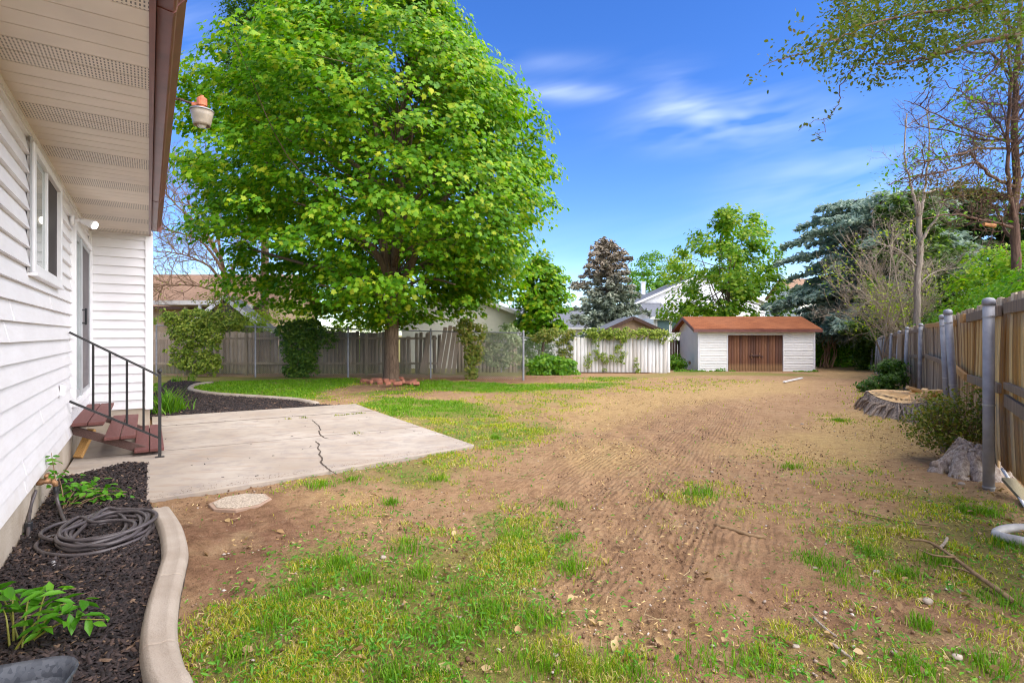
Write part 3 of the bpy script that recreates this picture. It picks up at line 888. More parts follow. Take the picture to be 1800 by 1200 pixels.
mb.build('corner_trim', WHITE, house)
mb = MB()
mb.hbox(W + .004, W + .035, UR - .04, UR - .002, ZS0, ZS1); mb.hbox(W, W + .012, -3.5, UR, ZS1 - .03, ZSOF)
mb.hbox(W + .037, VR, UR - .03, UR - .002, ZS1 - .025, ZSOF)
mb.each('soffit_trim', WHITE, house)
mb = MB()
mb.hbox(W - .25, W - .012, -3.5, UR + .05, -.5, ZS0 + .01)
mb.hbox(W - .012, VR - .02, UR + .012, UR + .25, -.5, ZS0 + .01)
mb.hbox(VR - .25, VR - .019, UR + .25, 17, -.5, ZS0 + .01)
mb.each('foundation', FOUND, house)
mb = MB()   # wall cores behind the siding
mb.hbox(W - .2, W - .03, -3.5, UR + .1, ZS0 + .012, ZS1)
mb.hbox(W - .029, VR - .03, UR + .03, UR + .2, ZS0 + .012, ZS1)
mb.hbox(VR - .2, VR - .031, UR + .2, 17, ZS0 + .012, ZS1 + .1)
mb.hbox(-8, W - .2, -3.5, -3.35, -.4, ZS1); mb.hbox(-8, VR - .03, 16.9, 17.02, -.4, ZS1)
mb.hbox(-8.1, -8, -3.5, 17.02, -.4, ZS1)
mb.each('wall_core', WHITE, house)
# soffit: boards across the overhang, pairs of vented boards between
solid, vent = MB(), []
u = -3.04
bw = .16
idx = 0
u_start = 3.62 - .96 * 7
u = u_start
while u < UR - .03:
    for k in range(6):
        a, b = u + k * bw, min(u + (k + 1) * bw, UR - .03)
        if a >= UR - .05: break
        g = .009
        q = [H(W + .012, a + g, ZSOF), H(.0, a + g, ZSOF), H(.0, b, ZSOF), H(W + .012, b, ZSOF)]
        r_ = [H(W + .012, a, ZSOF + .008), H(.0, a, ZSOF + .008), H(.0, a + g * .6, ZSOF + .008), H(W + .012, a + g * .6, ZSOF + .008)]
        solid.add(r_, [(0, 1, 2, 3)]); solid.add([r_[3], r_[2], q[1], q[0]], [(0, 1, 2, 3)])
        solid.add([q[3], q[2], H(.0, b, ZSOF + .008), H(W + .012, b, ZSOF + .008)], [(0, 1, 2, 3)])
        if k < 2: vent.append((q, a + g, b))
        else: solid.add(q, [(0, 1, 2, 3)])
    u += .96
solid.build('soffit', SOFFIT, house)
mb = MB()
for q, a, b in vent: mb.add(q, [(0, 1, 2, 3)])
vo = mb.build('vented_soffit', VENT, house)
uv = vo.data.uv_layers.new(name='UVMap')
for i, (q, a, b) in enumerate(vent):
    for j, (vv_, uu_) in enumerate(((W, 0.004), (0, 0.004), (0, b - a), (W, b - a))):
        uv.data[i * 4 + j].uv = (vv_ + 10, uu_)
def along(mb, prof, u0, u1):
    k = len(prof)
    vs = [H(a, u0, b) for a, b in prof] + [H(a, u1, b) for a, b in prof]
    mb.add(vs, [tuple(range(k)), tuple(range(2 * k - 1, k - 1, -1))] + [(i, k + i, k + (i + 1) % k, (i + 1) % k) for i in range(k)])
mb = MB()
along(mb, [(.0, 2.868), (.026, 2.868), (.026, 3.06), (.0, 3.06)], -3.5, UR - .03)
mb.build('fascia', BROWNM, house)
mb = MB()
along(mb, [(.030, 2.925), (.095, 2.915), (.105, 2.925), (.112, 2.955), (.135, 2.985), (.150, 3.005), (.153, 3.03), (.145, 3.045), (.138, 3.03), (.03, 3.0)], -3.5, UR - .20)
g_ = mb.build('gutter', BROWNM, house, bevel=.003)
mb = MB()
along(mb, [(.028, 2.92), (.155, 2.91), (.157, 3.05), (.028, 3.05)], UR - .20, UR - .19)
for q in (-1.2, 3.0, 7.4):
    along(mb, [(.029, 2.921), (.096, 2.911), (.107, 2.921), (.114, 2.951), (.137, 2.981), (.1525, 3.001), (.155, 3.03), (.145, 3.05), (.03, 3.01)], q, q + .035)
mb.each('gutter_joint', BROWNM, g_)
mb = MB()
along(mb, [(.06, 3.075), (.06, 3.10), (-4.1, 4.55), (-8.4, 3.10), (-8.4, 3.07), (-4.1, 4.50)], -3.7, UR - .03)
along(mb, [(.02, 3.02), (.02, 3.045), (-4.1, 4.48), (-8.4, 3.05), (-8.4, 3.02), (-4.1, 4.44)], UR - .02, 17.3)
mb.each('roof', HOUSEROOF, house)
mb = MB()
along(mb, [(W - .1, 2.885), (.0, 2.885), (.0, 3.04), (-4.1, 4.43), (-8, 3.0), (-8, 2.885)], -3.5, -3.46)
along(mb, [(W - .1, 2.89), (VR - .03, 2.89), (-.02, 3.0), (-4.1, 4.42), (-8, 3.0), (-8, 2.89)], 16.95, 17.0)
mb.each('gable_end', WHITE, house)
# slider window
wf = MB()
u0, u1, z0, z1 = WIN
for a, b, c, d in ((u0 - .03, u0 + .035, z0 - .03, z1 + .02), (u1 - .035, u1 + .05, z0 - .03, z1 + .02)):
    wf.hbox(W + .0, W + .045, a, b, c, d)
wf.hbox(W + .0, W + .045, u0 + .035, u1 - .035, z0 - .03, z0 + .035); wf.hbox(W + .0, W + .045, u0 + .035, u1 - .035, z1 - .035, z1 + .02)
wf.hbox(W + .0, W + .058, u0 - .035, u1 + .055, z0 - .055, z0 - .03)
um = u0 + .66
wf.hbox(W + .006, W + .032, um - .025, um + .025, z0 + .035, z1 - .035)
win = wf.build('window', WHITE, house, bevel=.004)
mb = MB(); mb.hbox(W + .005, W + .016, u0 + .035, um - .025, z0 + .035, z1 - .035); mb.build('pane', GLASS, win)
mb = MB(); mb.hbox(W + .005, W + .014, um + .025, u1 - .035, z0 + .035, z1 - .035); mb.build('screen', SCREEN, win)
mb = MB(); mb.hbox(W + .02, W + .030, u0 - .055, u0 - .032, z0 - .03, z1 + .05); mb.build('side_trim', ALU, win)
# screened door over the steps
df = MB()
u0, u1, z0, z1 = DOOR[0], DOOR[1], .67, DOOR[3]
df.hbox(W - .03, W + .05, u0 - .02, u0 + .06, z0 - .06, z1); df.hbox(W - .03, W + .05, u1 - .07, u1 + .01, z0 - .06, z1)
df.hbox(W - .03, W + .05, u0 + .06, u1 - .07, z1 - .07, z1); df.hbox(W - .03, W + .06, u0 + .06, u1 - .07, z0 - .06, z0)
door = df.build('door', WHITE, house, bevel=.004)
mb = MB(); um = 8.35
mb.hbox(W - .02, W + .026, u0 + .06, u0 + .20, z0, z1 - .07); mb.hbox(W - .02, W + .040, um - .07, um + .09, z0, z1 - .07)
mb.hbox(W - .02, W + .026, u0 + .20, um - .07, z0, z0 + .09); mb.hbox(W - .02, W + .026, u0 + .20, um - .07, z1 - .14, z1 - .07)
mb.hbox(W - .01, W + .03, um + .09, u1 - .07, z0, z0 + .05); mb.hbox(W - .01, W + .03, um + .09, u1 - .07, z1 - .12, z1 - .07); mb.hbox(W - .01, W + .03, u1 - .12, u1 - .07, z0 + .05, z1 - .12)
mb.build('sash', ALU, door, bevel=.003)
mb = MB(); mb.hbox(W - .01, W + .012, u0 + .20, um - .07, z0 + .09, z1 - .14); mb.build('glass', GLASS, door)
mb = MB(); mb.hbox(W - .01, W + .018, um + .09, u1 - .12, z0 + .05, z1 - .12); mb.build('screen', SCRDOOR, door)
mb = MB(); mb.bar(H(W + .075, um + .01, 1.52), H(W + .075, um + .01, 1.72), .016, .02); mb.hbox(W + .04, W + .07, um, um + .02, 1.53, 1.55); mb.hbox(W + .04, W + .07, um, um + .02, 1.69, 1.71); mb.build('handle', BLACKP, door)
mb = MB(); mb.hbox(W + .0, W + .012, DOOR[0] - .01, DOOR[1], .40, .608); mb.build('kick_plate', PLATE, house)
mb = MB(); mb.hbox(W + .016, W + .05, 6.60, 6.68, .82, .93); mb.hbox(W + .05, W + .056, 6.612, 6.668, .83, .92); mb.build('outlet_cover', WHITE, house, bevel=.006)
# flood light by the door head, lit
fl = MB(); c = H(W + .02, 7.42, 2.62)
nrm = H(1, 0, 0) - H(0, 0, 0); fwd = H(0, 1, 0) - H(0, 0, 0)
fl.tube([c, c + nrm * .03], .055, 16); fl.tube([c + nrm * .03, c + nrm * .07 + np.array((0, 0, .01)), c + nrm * .11], .018, 10)
c2 = c + nrm * .11 - fwd * .02
ax = nrm * .85 - fwd * .42 - np.array((0, 0, .38)); ax /= np.linalg.norm(ax)
fl.tube([c2 - ax * .03, c2 + ax * .0, c2 + ax * .04, c2 + ax * .09, c2 + ax * .115], [.020, .030, .034, .046, .048], 18)
fo = fl.build('flood_light', WHITE, house, smooth=True)
mb = MB(); mb.tube([c2 + ax * .1155, c2 + ax * .128, c2 + ax * .14], [.042, .034, .012], 18); mb.build('bulb', BULB, fo, smooth=True)
# spigot under the siding
sp_ = MB(); sc0 = H(W + .0, 5.44, .275)
sp_.tube([sc0, sc0 + nrm * .03, sc0 + nrm * .05, sc0 + nrm * .085], [.024, .026, .018, .022], 12)
sp_.tube([sc0 + nrm * .085, sc0 + nrm * .11 - np.array((0, 0, .02)), sc0 + nrm * .115 - np.array((0, 0, .06))], [.022, .02, .017], 10)
sp_.tube([sc0 + nrm * .06, sc0 + nrm * .06 + np.array((0, 0, .045))], .010, 8)
sp_.tube([sc0 + nrm * .06 + np.array((0, 0, .045)) - fwd * .04, sc0 + nrm * .06 + np.array((0, 0, .045)) + fwd * .04], [.014, .014], 8)
sp_.build('spigot', BRASS, house, smooth=True)

# steps and handrail
st = root('wooden_steps', HB(-.3, 8.4, .03), 'red stained wooden steps with three treads below the house door', 'steps')
for z, va, vb in ((.445, -.70, -.41), (.265, -.415, -.125), (.095, -.14, .145)):
    w = (vb - va - .008) / 2
    for k in range(2):
        a = va + k * (w + .008)
        mb = MB(); mb.hbox(a, a + w, 7.45 + random.uniform(-.01, .01), 9.42 + random.uniform(-.015, .015), z - .036, z)
        mb.build('tread', REDWOOD, st, bevel=.006)
for u in (7.62, 9.2):
    mb = MB(); mb.bar(H(-.70, u, .355), H(.09, u, -.005), .045, .085); 
    for z, va, vb in ((.445, -.70, -.41), (.265, -.415, -.125), (.095, -.14, .145)):
        mb.bar(H(va + .03, u + .035, z - .055), H(vb - .02, u + .035, z - .055), .03, .035)
    mb.build('stringer', STRING, st, bevel=.004)
mb = MB(); mb.bar(H(-.66, 7.70, .03), H(-.55, 7.86, .31), .09, .04); mb.build('brace', NEWWOOD, st, bevel=.003)
hr = root('handrail', HB(.1, 7.27, .035), 'black wrought iron handrail beside the red wooden steps', 'handrail')
uh = 7.27
pz = float(HB(.1, uh, .035)[2])
mb = MB(); mb.box(H(.1, uh, (pz + .955) / 2), (.032, .032, .955 - pz), yaw=ANG); mb.box(H(.1, uh, pz + .004), (.09, .06, .008), yaw=ANG)
mb.lathe(H(.1, uh, .955), [(.012, 0), (.012, .012), (.022, .022), (.026, .036), (.02, .052), (.0, .06)], 12)
mb.build('post', BLACKI, hr)
ra, rb, la, lb = H(W + .02, uh, 1.425), H(.1, uh, .935), H(W + .02, uh, .705), H(.1, uh, .235)
for a, b in ((ra, rb), (la, lb)):
    mb = MB(); mb.bar(a, b, .022, .022); mb.build('rail', BLACKI, hr)
for f in (.25, .43, .62, .81):
    mb = MB(); p, q = la + (lb - la) * f, ra + (rb - ra) * f
    mb.bar(p, q, .016, .016); mb.build('baluster', BLACKI, hr)

# yard light on a bracket above the roof edge
L = A(355, 190, 8.6)
yl = root('yard_light', L, 'old orange topped yard light hanging out past the brown gutter', 'yard light')
mb = MB(); mb.lathe(L, [(.168, -.055), (.150, -.14), (.128, -.25), (.120, -.285), (.112, -.282), (.155, -.055)], 24); mb.build('shade', m_plain('frosted_shade', (.30, .245, .175), .4, var=.3), yl, smooth=True)
mb = MB(); mb.lathe(L, [(.0, .0), (.06, .0), (.17, -.035), (.178, -.056), (.165, -.056)], 24); mb.build('shade_cap', m_plain('weathered_zinc', (.30, .30, .31), .5, .5), yl, smooth=True)
ORANGE = m_plain('orange_rusted_paint', (.45, .13, .05), .6, var=.4, scale=15)
mb = MB(); mb.lathe(L + np.array((0, 0, .005)), [(.05, 0), (.05, .02), (.075, .03), (.075, .14), (.055, .155), (.03, .16), (.03, .19), (.0, .195)], 16); mb.box(L + np.array((-.10, 0, .06)), (.10, .05, .05)); mb.build('ballast_housing', ORANGE, yl)
mb = MB(); mb.lathe(L, [(.0, -.325), (.05, -.31), (.08, -.25), (.06, -.12), (.03, -.06)], 14); mb.build('bulb', m_plain('clear_lamp_glass', (.6, .58, .52), .15), yl, smooth=True)
arm = catmull([L + np.array((-.13, 0, .06)), L + np.array((-.40, -.05, .13)), L + np.array((-.75, -.12, .12)), L + np.array((-1.25, -.3, -.05)), L + np.array((-1.4, -.35, -1.5))], 8)
mb = MB(); mb.tube(arm, .017, 8)
hx = arm[:20] + np.stack((np.zeros(20), .022 * np.cos(np.arange(20) * 1.5), .022 * np.sin(np.arange(20) * 1.5)), 1)
mb.tube(hx, .009, 6); mb.build('bracket_arm', DARKB, yl)

# hose coiled on the mulch
ctr = G(176, 938, .03)
e1 = np.array((CA, SA, 0)); e2 = np.array((-SA, CA, 0))
pts = [H(W + .115, 5.44, .20), H(W + .125, 5.43, .11), H(W + .16, 5.3, .05)]
loops_ = []
for k in range(9):
    ph0 = random.uniform(-.2, .2)
    cx_, cy_ = random.uniform(-.06, .06), random.uniform(-.11, .11)
    ra_, rb_ = random.uniform(.17, .33), random.uniform(.24, .46)
    for j in range(14):
        a = 2 * math.pi * j / 14 + ph0 + 2.3
        w = 1 + .05 * math.sin(3 * a + k)
        loops_.append(ctr + e1 * (cx_ + ra_ * w * math.cos(a)) + e2 * (cy_ + rb_ * w * math.sin(a)) + np.array((0, 0, .008 + .006 * k + random.uniform(-.004, .004))))
tail = [ctr + e1 * (-.20) + e2 * (-.42) + np.array((0, 0, -.005)), ctr + e1 * (.02) + e2 * (-.55) + np.array((0, 0, -.01)), ctr + e1 * .2 + e2 * (-.42) + np.array((0, 0, -.005)), ctr + e1 * (.29) + e2 * (-.15) + np.array((0, 0, .02))]
mb = MB(); hp = catmull(pts + loops_ + tail, 5); mb.tube(hp, .0125, 8)
hz = tag(mb.build('garden_hose', HOSE, None, smooth=True), 'dark rubber garden hose coiled on the bark mulch below the spigot', 'hose')
mb = MB(); i0 = len(hp) - 16; mb.tube(hp[i0:i0 + 3], .0145, 10); mb.build('repair_tape', m_plain('white_tape', (.6, .6, .6), .5), hz)
mb = MB(); mb.tube([pts[0] + np.array((0, 0, .03)), pts[0], pts[0] + (pts[1] - pts[0]) * .3], [.019, .021, .017], 12); mb.build('hose_coupling', BLACKP, hz)
# short stand pipe with connector
p0 = H(W + .10, 5.30, .215); p1 = H(W + .06, 5.0, .17); p2 = H(W + .08, 4.72, .0)
a_ = A(63, 862, 4.05); b_ = A(54, 890, 3.95); c_ = A(50, 925, 3.75); d_ = A(50, 978, 3.5)
mb = MB(); mb.tube(catmull([a_, b_, c_, d_], 6), .0115, 8)
dh = tag(mb.build('drip_hose', HOSE, None, smooth=True), 'short grey hose hanging from the spigot against the foundation', 'hose')
mb = MB(); mb.tube([c_ + np.array((0, 0, .03)), c_ + np.array((0, 0, .025)), c_ - np.array((0, 0, .04)), c_ - np.array((0, 0, .075))], [.02, .024, .022, .016], 10); mb.build('connector', BLACKP, dh)
mb = MB(); q = c_ * .55 + d_ * .45; mb.tube([q + np.array((0, 0, .012)), q - np.array((0, 0, .012))], .0135, 10); mb.build('collar', m_plain('pale_tape', (.5, .47, .42), .6), dh)

# metal tub, cut by the bottom left corner of the view
def tub():
    cnr = np.array((-1.50, 1.90)); a1 = np.array((-.94, -.34)); a2 = np.array((.34, -.94))
    cen = cnr + a1 * .22 + a2 * .46
    out = []
    hw, hl, r = .22, .46, .10
    for (sx, sy, a0) in ((1, 1, 0), (-1, 1, 90), (-1, -1, 180), (1, -1, 270)):
        for k in range(7):
            a = math.radians(a0 + 90 * k / 6)
            out.append(((hw - r) * sx + r * math.cos(a), (hl - r) * sy + r * math.sin(a)))
    def ring(s, z): return [np.array((*(cen + a1 * x * s * -1 + a2 * y * s * -1), z)) for x, y in out]
    prof = [(.86, .02), (.88, .08), (.905, .10), (.905, .13), (.93, .15), (.93, .18), (.955, .20), (.955, .225), (.985, .26), (1.0, .275), (1.02, .285), (1.03, .277), (1.02, .268), (.99, .26), (.975, .235), (.935, .22), (.935, .19), (.965, .175), (.90, .15), (.90, .115), (.92, .10), (.87, .07), (.86, .03)]
    vs = []; n = len(out)
    for s, z in prof: vs += ring(s, z)
    fs = [(i * n + j, i * n + (j + 1) % n, (i + 1) * n + (j + 1) % n, (i + 1) * n + j) for i in range(len(prof) - 1) for j in range(n)]
    fs += [tuple(range(n)), tuple((len(prof) - 1) * n + j for j in range(n - 1, -1, -1))]
    mb = MB(); mb.add(vs, fs)
    o = tag(mb.build('metal_tub', GALV, None, smooth=True), 'galvanised steel tub with ribbed sides on the mulch', 'tub')
tub()
# octagonal stepping stone
c = G(424, 886, .0)
mb = MB()
pl = [(c[0] + (.235 + random.uniform(-.012, .012)) * math.cos(a + .3), c[1] + .235 * math.sin(a + .3)) for a in np.arange(8) * math.pi / 4]
mb.prism(pl, -.04, .028)
so = tag(mb.build('stepping_stone', m_plain('stone_side', (.33, .225, .16), .9, bump=.4), None, bevel=.006), 'octagonal exposed aggregate stepping stone by the patio', 'stepping stone')
mb = MB(); mb.prism([(c[0] + .21 * math.cos(a + .3), c[1] + .21 * math.sin(a + .3)) for a in np.arange(8) * math.pi / 4], .0282, .034); mb.build('aggregate_top', GRANULE, so, bevel=.003)

# ------------------------------------------------------------------ right hand fence: cedar boards on steel posts
fence = root('board_fence', (5.0, 5.5, 0), 'long weathered cedar board fence on grey steel posts along the right', 'fence')
POSTS = [((1738, 531), (1738, 862), 4.85), ((1666, 549), (1685, 782), 7.0), ((1657, 557), (1668, 742), 8.3), ((1618.5, 571), (1616, 692), 13.5), ((1594.5, 577), (1590, 685), 15.1),
         ((1581, 583), (1573.5, 681), 16.6), ((1566.5, 588), (1563, 678), 18.3), ((1555, 592), (1551, 674), 19.8), ((1549.5, 594.5), (1547, 671), 21.0),
         ((1546, 595), (1543, 668), 22.0), ((1542, 596), (1538, 667), 23.2), ((1533.5, 598), (1531, 663), 25.3)]
line = []
for (tx, ty), (bx, by), Y in POSTS:
    b = A(bx, by, Y); b[2] = float(gz(b[0], Y)) - .15
    tp = A(tx, ty, Y)
    mb = MB(); mb.tube([b, tp], .043, 16)
    po = mb.build('post', POSTM, fence, smooth=False)
    po.data.polygons.foreach_set('use_smooth', [len(p.vertices) == 4 for p in po.data.polygons])
    d = (tp - b) / np.linalg.norm(tp - b)
    mb = MB(); mb.tube([tp - d * .03, tp + d * .018, tp + d * .034, tp + d * .042], [.049, .049, .036, .012], 16); mb.build('cap', POSTM, po, smooth=True)
    for f in (.93, .50, .10):
        mb = MB(); q = b + (tp - b) * f; mb.tube([q - d * .006, q + d * .006], .0475, 16); mb.build('tension_band', ALU, po)
    line.append(A((tx + bx) / 2, 588, Y)[:2])
dr = np.array((.543, .84)); nr = np.array((.84, -.543))
fl_pts = [line[0] - dr * 3.2 * np.array((1, 1)), line[0], line[1], line[2], np.array((7.55, 9.6)), np.array((9.0, 11.6))] + line[3:]
fl_pts = [p + nr * .135 for p in fl_pts]
fl_pts = np.array(fl_pts)
seg = np.linalg.norm(np.diff(fl_pts, axis=0), axis=1); cum = np.concatenate(([0], np.cumsum(seg)))
def fpt(s):
    return np.array((np.interp(s, cum, fl_pts[:, 0]), np.interp(s, cum, fl_pts[:, 1])))
def ftop(y): return float(np.interp(y, (2, 4.3, 8, 14.5, 20, 25.5), (1.76, 1.755, 1.71, 1.64, 1.43, 1.24)))
LV = 10
vs_all, gold_all = [], []
s = 0.0
while s < cum[-1]:
    w = random.uniform(.125, .15)
    p, q = fpt(s + .003), fpt(min(s + w, cum[-1])); y = (p[1] + q[1]) / 2
    top = ftop(y) + random.uniform(-.03, .02)
    bot = float(gz(p[0], y)) + random.uniform(.03, .09) + (.14 if y < 5.2 else 0)
    off = random.uniform(0, .008)
    lean = random.uniform(-.015, .015)
    vv = []
    for k in range(LV + 1):
        f = k / LV; z = bot + (top - bot) * f
        sh = dr * lean * (f - .5) + nr * (.02 * math.sin(3 * f + s))
        for a, o in ((p, off), (q, off), (q, off + .018), (p, off + .018)):
            e = a + nr * o + sh
            vv.append((e[0], e[1], z))
            near = np.clip((9.5 - y) / 2.5, 0, 1)
            g_ = near * np.clip((z - .62) / .2, 0, 1) * np.clip((1.60 - z) / .10, 0, 1)
            g_ = max(g_, near * .55 * np.clip((.75 - z) / .2, 0, 1))
            gold_all.append(np.clip(g_ * random.uniform(.75, 1.05) + .08, 0, 1))
    vs_all.append(vv); s += w + .003
bf = [(k * 4 + a, k * 4 + (a + 1) % 4, k * 4 + 4 + (a + 1) % 4, k * 4 + 4 + a) for k in range(LV) for a in range(4)] + [(3, 2, 1, 0), (LV * 4, LV * 4 + 1, LV * 4 + 2, LV * 4 + 3)]
bo = npmesh('boards', np.array(vs_all), bf, CEDARB, fence)
at = bo.data.attributes.new('gold', 'FLOAT', 'POINT'); at.data.foreach_set('value', np.array(gold_all, np.float32))
def s_at(y): return float(np.interp(y, fl_pts[:, 1], cum))
def rail(y0, y1, z0, z1, mat, w=.04, h=.09, off=-.03):
    s0, s1 = s_at(y0), s_at(y1)
    n = max(1, int((s1 - s0) / 2.4))
    for k in range(n):
        a, b = s0 + (s1 - s0) * k / n, s0 + (s1 - s0) * (k + 1) / n - .01
        za, zb = z0 + (z1 - z0) * k / n, z0 + (z1 - z0) * (k + 1) / n
        p, q = fpt(a) + nr * off, fpt(b) + nr * off
        mb = MB(); mb.bar((*p, za), (*q, zb), w, h); mb.build('rail', mat, fence, bevel=.004)
rail(2.4, 4.72, 1.64, 1.63, GREYB, h=.10); rail(4.98, 6.75, 1.62, 1.60, GREYB, h=.10)
rail(8.1, 13.3, 1.58, 1.62, NEWWOOD, h=.085); rail(6.62, 6.86, 1.605, 1.60, NEWWOOD, h=.10, off=-.06)
rail(13.7, 19.5, 1.52, 1.33, GREYB); rail(19.6, 25.3, 1.33, 1.13, GREYB)
rail(2.4, 4.72, .90, .955, GREYB, h=.06); rail(2.8, 4.76, .70, .82, GREYB, h=.11, off=-.02); rail(4.95, 6.6, .905, .87, GREYB, h=.09)
rail(6.55, 7.9, .88, .93, NEWWOOD, h=.08, off=-.06); rail(8.0, 13.4, .87, .88, GREYB); rail(13.7, 25.3, .84, .5, GREYB)
wp = A(1583, 640, 15.9)
mb = MB(); mb.box((wp[0], 15.9, .63), (.13, .11, 1.6), yaw=.5); mb.build('wooden_post', CEDARB, fence)

# neighbour's board fences and the chain link run on the left
def boards(name, P0, P1, z0f, top, mat, parent, w=.14, gap=.006, miss=0.0, lean=.0, jag=.03, back=1.0):
    P0, P1 = np.array(P0, float), np.array(P1, float)
    L_ = np.linalg.norm(P1 - P0); d = (P1 - P0) / L_; nn = np.array((-d[1], d[0])) * back
    vs = []; s = 0
    while s < L_ - .02:
        ww = min(w * random.uniform(.85, 1.1), L_ - s)
        if random.random() > miss:
            a, b = P0 + d * s, P0 + d * (s + ww)
            tp = top + random.uniform(-jag, jag); ln = random.uniform(-lean, lean)
            o = nn * random.uniform(0, .01); z0 = z0f(a[0], a[1]) + random.uniform(0, .04)
            vv = []
            for z, e in ((z0, 0), (tp, ln)):
                for q, oo in ((a, 0), (b, 0), (b, .02), (a, .02)):
                    r_ = q + o + nn * oo + d * e
                    vv.append((r_[0], r_[1], z))
            vs.append(vv)
        s += ww + gap
    return npmesh(name, np.array(vs), [(0, 1, 5, 4), (1, 2, 6, 5), (2, 3, 7, 6), (3, 0, 4, 7), (4, 5, 6, 7)], mat, parent)
gzf = lambda x, y: float(gz(x, y)) + .03
nf = root('board_fence', (-9, 21.6, 0), 'weathered grey brown board fence behind the chain link run', 'fence')
boards('boards', (-15.6, 21.9), (-4.6, 21.7), gzf, 1.50, GREYB, nf, w=.15, jag=.05, lean=.02)
boards('boards', (-4.5, 21.75), (-2.9, 21.75), gzf, 1.40, GREYB, nf, w=.15, jag=.12, miss=.12, lean=.06)
boards('boards', (-2.3, 22.6), (.2, 22.6), gzf, 1.12, GREYB, nf, w=.15, jag=.05, miss=.1)
for x in np.arange(-15.4, -3, 2.4):
    mb = MB(); mb.box((x, 21.55, .55), (.09, .09, 1.75)); mb.build('post', GREYB, nf)
for z in (.25, 1.25):
    mb = MB(); mb.bar((-15.5, 21.66, z), (-3.0, 21.62, z), .04, .09); mb.build('rail', GREYB, nf)
# leaning fan of old boards beyond the chain link
lf = root('leaning_boards', A(785, 660, 21), 'old grey boards leaning in a fan against the garage fence', 'boards')
for k, (a, b) in enumerate((((770, 655), (783, 575)), ((778, 656), (792, 572)), ((788, 657), (800, 574)), ((797, 657), (806, 580)), ((740, 655), (757, 583)), ((748, 656), (752, 586)))):
    mb = MB(); mb.bar(A(*a, 20.9 + .03 * k), A(*b, 21.0 + .03 * k), .15, .02, up=(0, 1, 0.05)); mb.build('board', GREYB, lf)

cl = root('chain_link_fence', (-6, 20, 0), 'rusty grey chain link fence in front of the board fence', 'fence')
CLP = [((275, 571), 20.6), ((449, 573), 20.4), ((612, 577), 20.2), ((757, 581), 19.9), ((920, 584), 18.8)]
tops, bots = [], []
for (px, py), Y in CLP:
    tp = A(px, py, Y); b = tp.copy(); b[2] = float(gz(tp[0], Y)) - .1
    mb = MB(); mb.tube([b, tp + np.array((0, 0, .03))], .036 if px > 900 else .030, 10)
    po = mb.build('post', POSTM, cl)
    mb = MB(); mb.tube([tp + np.array((0, 0, .03)), tp + np.array((0, 0, .06)), tp + np.array((0, 0, .075))], [.04, .036, .01], 10); mb.build('cap', POSTM, po)
    b[2] += .12; tops.append(tp); bots.append(b)
def link_panel(mb, b0, t0, b1, t1, pitch=.075, r=.0034):
    L_ = np.linalg.norm((t1 - t0)[:2]); hgt = ((t0 - b0)[2] + (t1 - b1)[2]) / 2
    pt = lambda s, h: b0 + (b1 - b0) * s + ((t0 - b0) * (1 - s) + (t1 - b1) * s) * h
    for sgn in (1, -1):
        k = -hgt
        while k < L_:
            a, b = k, k + hgt
            h0, h1 = 0.0, 1.0
            if a < 0: h0 = -a / hgt; a = 0.0
            if b > L_: h1 = 1 - (b - L_) / hgt; b = L_
            if h1 > h0 + .01:
                if sgn < 0: h0, h1 = 1 - h0, 1 - h1
                mb.tube([pt(a / L_, h0), pt(b / L_, h1)], r, 3, cap=False)
            k += pitch
for i in range(4):
    mb = MB(); mb.tube([tops[i] + np.array((0, 0, -.02)), tops[i + 1] + np.array((0, 0, -.02))], .02, 8); mb.build('top_rail', POSTM, cl)
    mb = MB(); link_panel(mb, bots[i], tops[i], bots[i + 1], tops[i + 1]); mb.build('mesh_panel', WIRE, cl)
cb = root('chain_link_fence', (1, 23, 0), 'chain link fence with vines between the end post and the white boards', 'fence')
B0, B1 = A(881, 588, 23.3), A(1003, 602, 23.2)
tt, bb_ = [], []
for q in (B0, B1):
    b = q.copy(); b[2] = float(gz(q[0], q[1])) - .1
    mb = MB(); mb.tube([b, q], .032, 10); mb.build('post', POSTM, cb); b[2] += .1; tt.append(q); bb_.append(b)
mb = MB(); mb.tube(tt, .02, 8); mb.build('top_rail', POSTM, cb)
mb = MB(); link_panel(mb, bb_[0], tt[0], bb_[1], tt[1]); mb.build('mesh_panel', WIRE, cb)

wf_ = root('white_board_panel', A(1092, 658, 23), 'short peeling white board fence panel left of the shed', 'fence')
p0, p1 = A(1007, 658, 23.1), A(1178, 658, 23.0)
boards('boards', p0[:2], p1[:2], lambda x, y: -.24, 1.285, WHITEB, wf_, w=.155, gap=.010, jag=.025, lean=.012)
mb = MB(); mb.bar((p0[0] - .02, 23.03, -.24), (p1[0] - .9, 22.95, -.25), .07, .10); mb.build('kick_board', DARKB, wf_)
for z in (.1, 1.0):
    mb = MB(); mb.bar((p0[0], 23.16, z), (p1[0], 23.08, z), .04, .09); mb.build('rail', GREYB, wf_)
df_ = root('board_fence', A(1187, 640, 27), 'dark brown board fence between the white panel and the shed', 'fence')
boards('boards', A(1150, 640, 27.5)[:2], A(1215, 640, 27.5)[:2], gzf, 1.12, DARKB, df_, w=.14, gap=.02)
mb = MB(); mb.bar((*A(1150, 640, 27.55)[:2], .1), (*A(1215, 640, 27.55)[:2], .1), .04, .09); mb.build('rail', DARKB, df_)
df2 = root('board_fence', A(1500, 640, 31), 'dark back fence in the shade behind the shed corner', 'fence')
boards('boards', A(1420, 640, 31)[:2], A(1545, 640, 31)[:2], gzf, 1.25, DARKB, df2, w=.10, gap=.05)
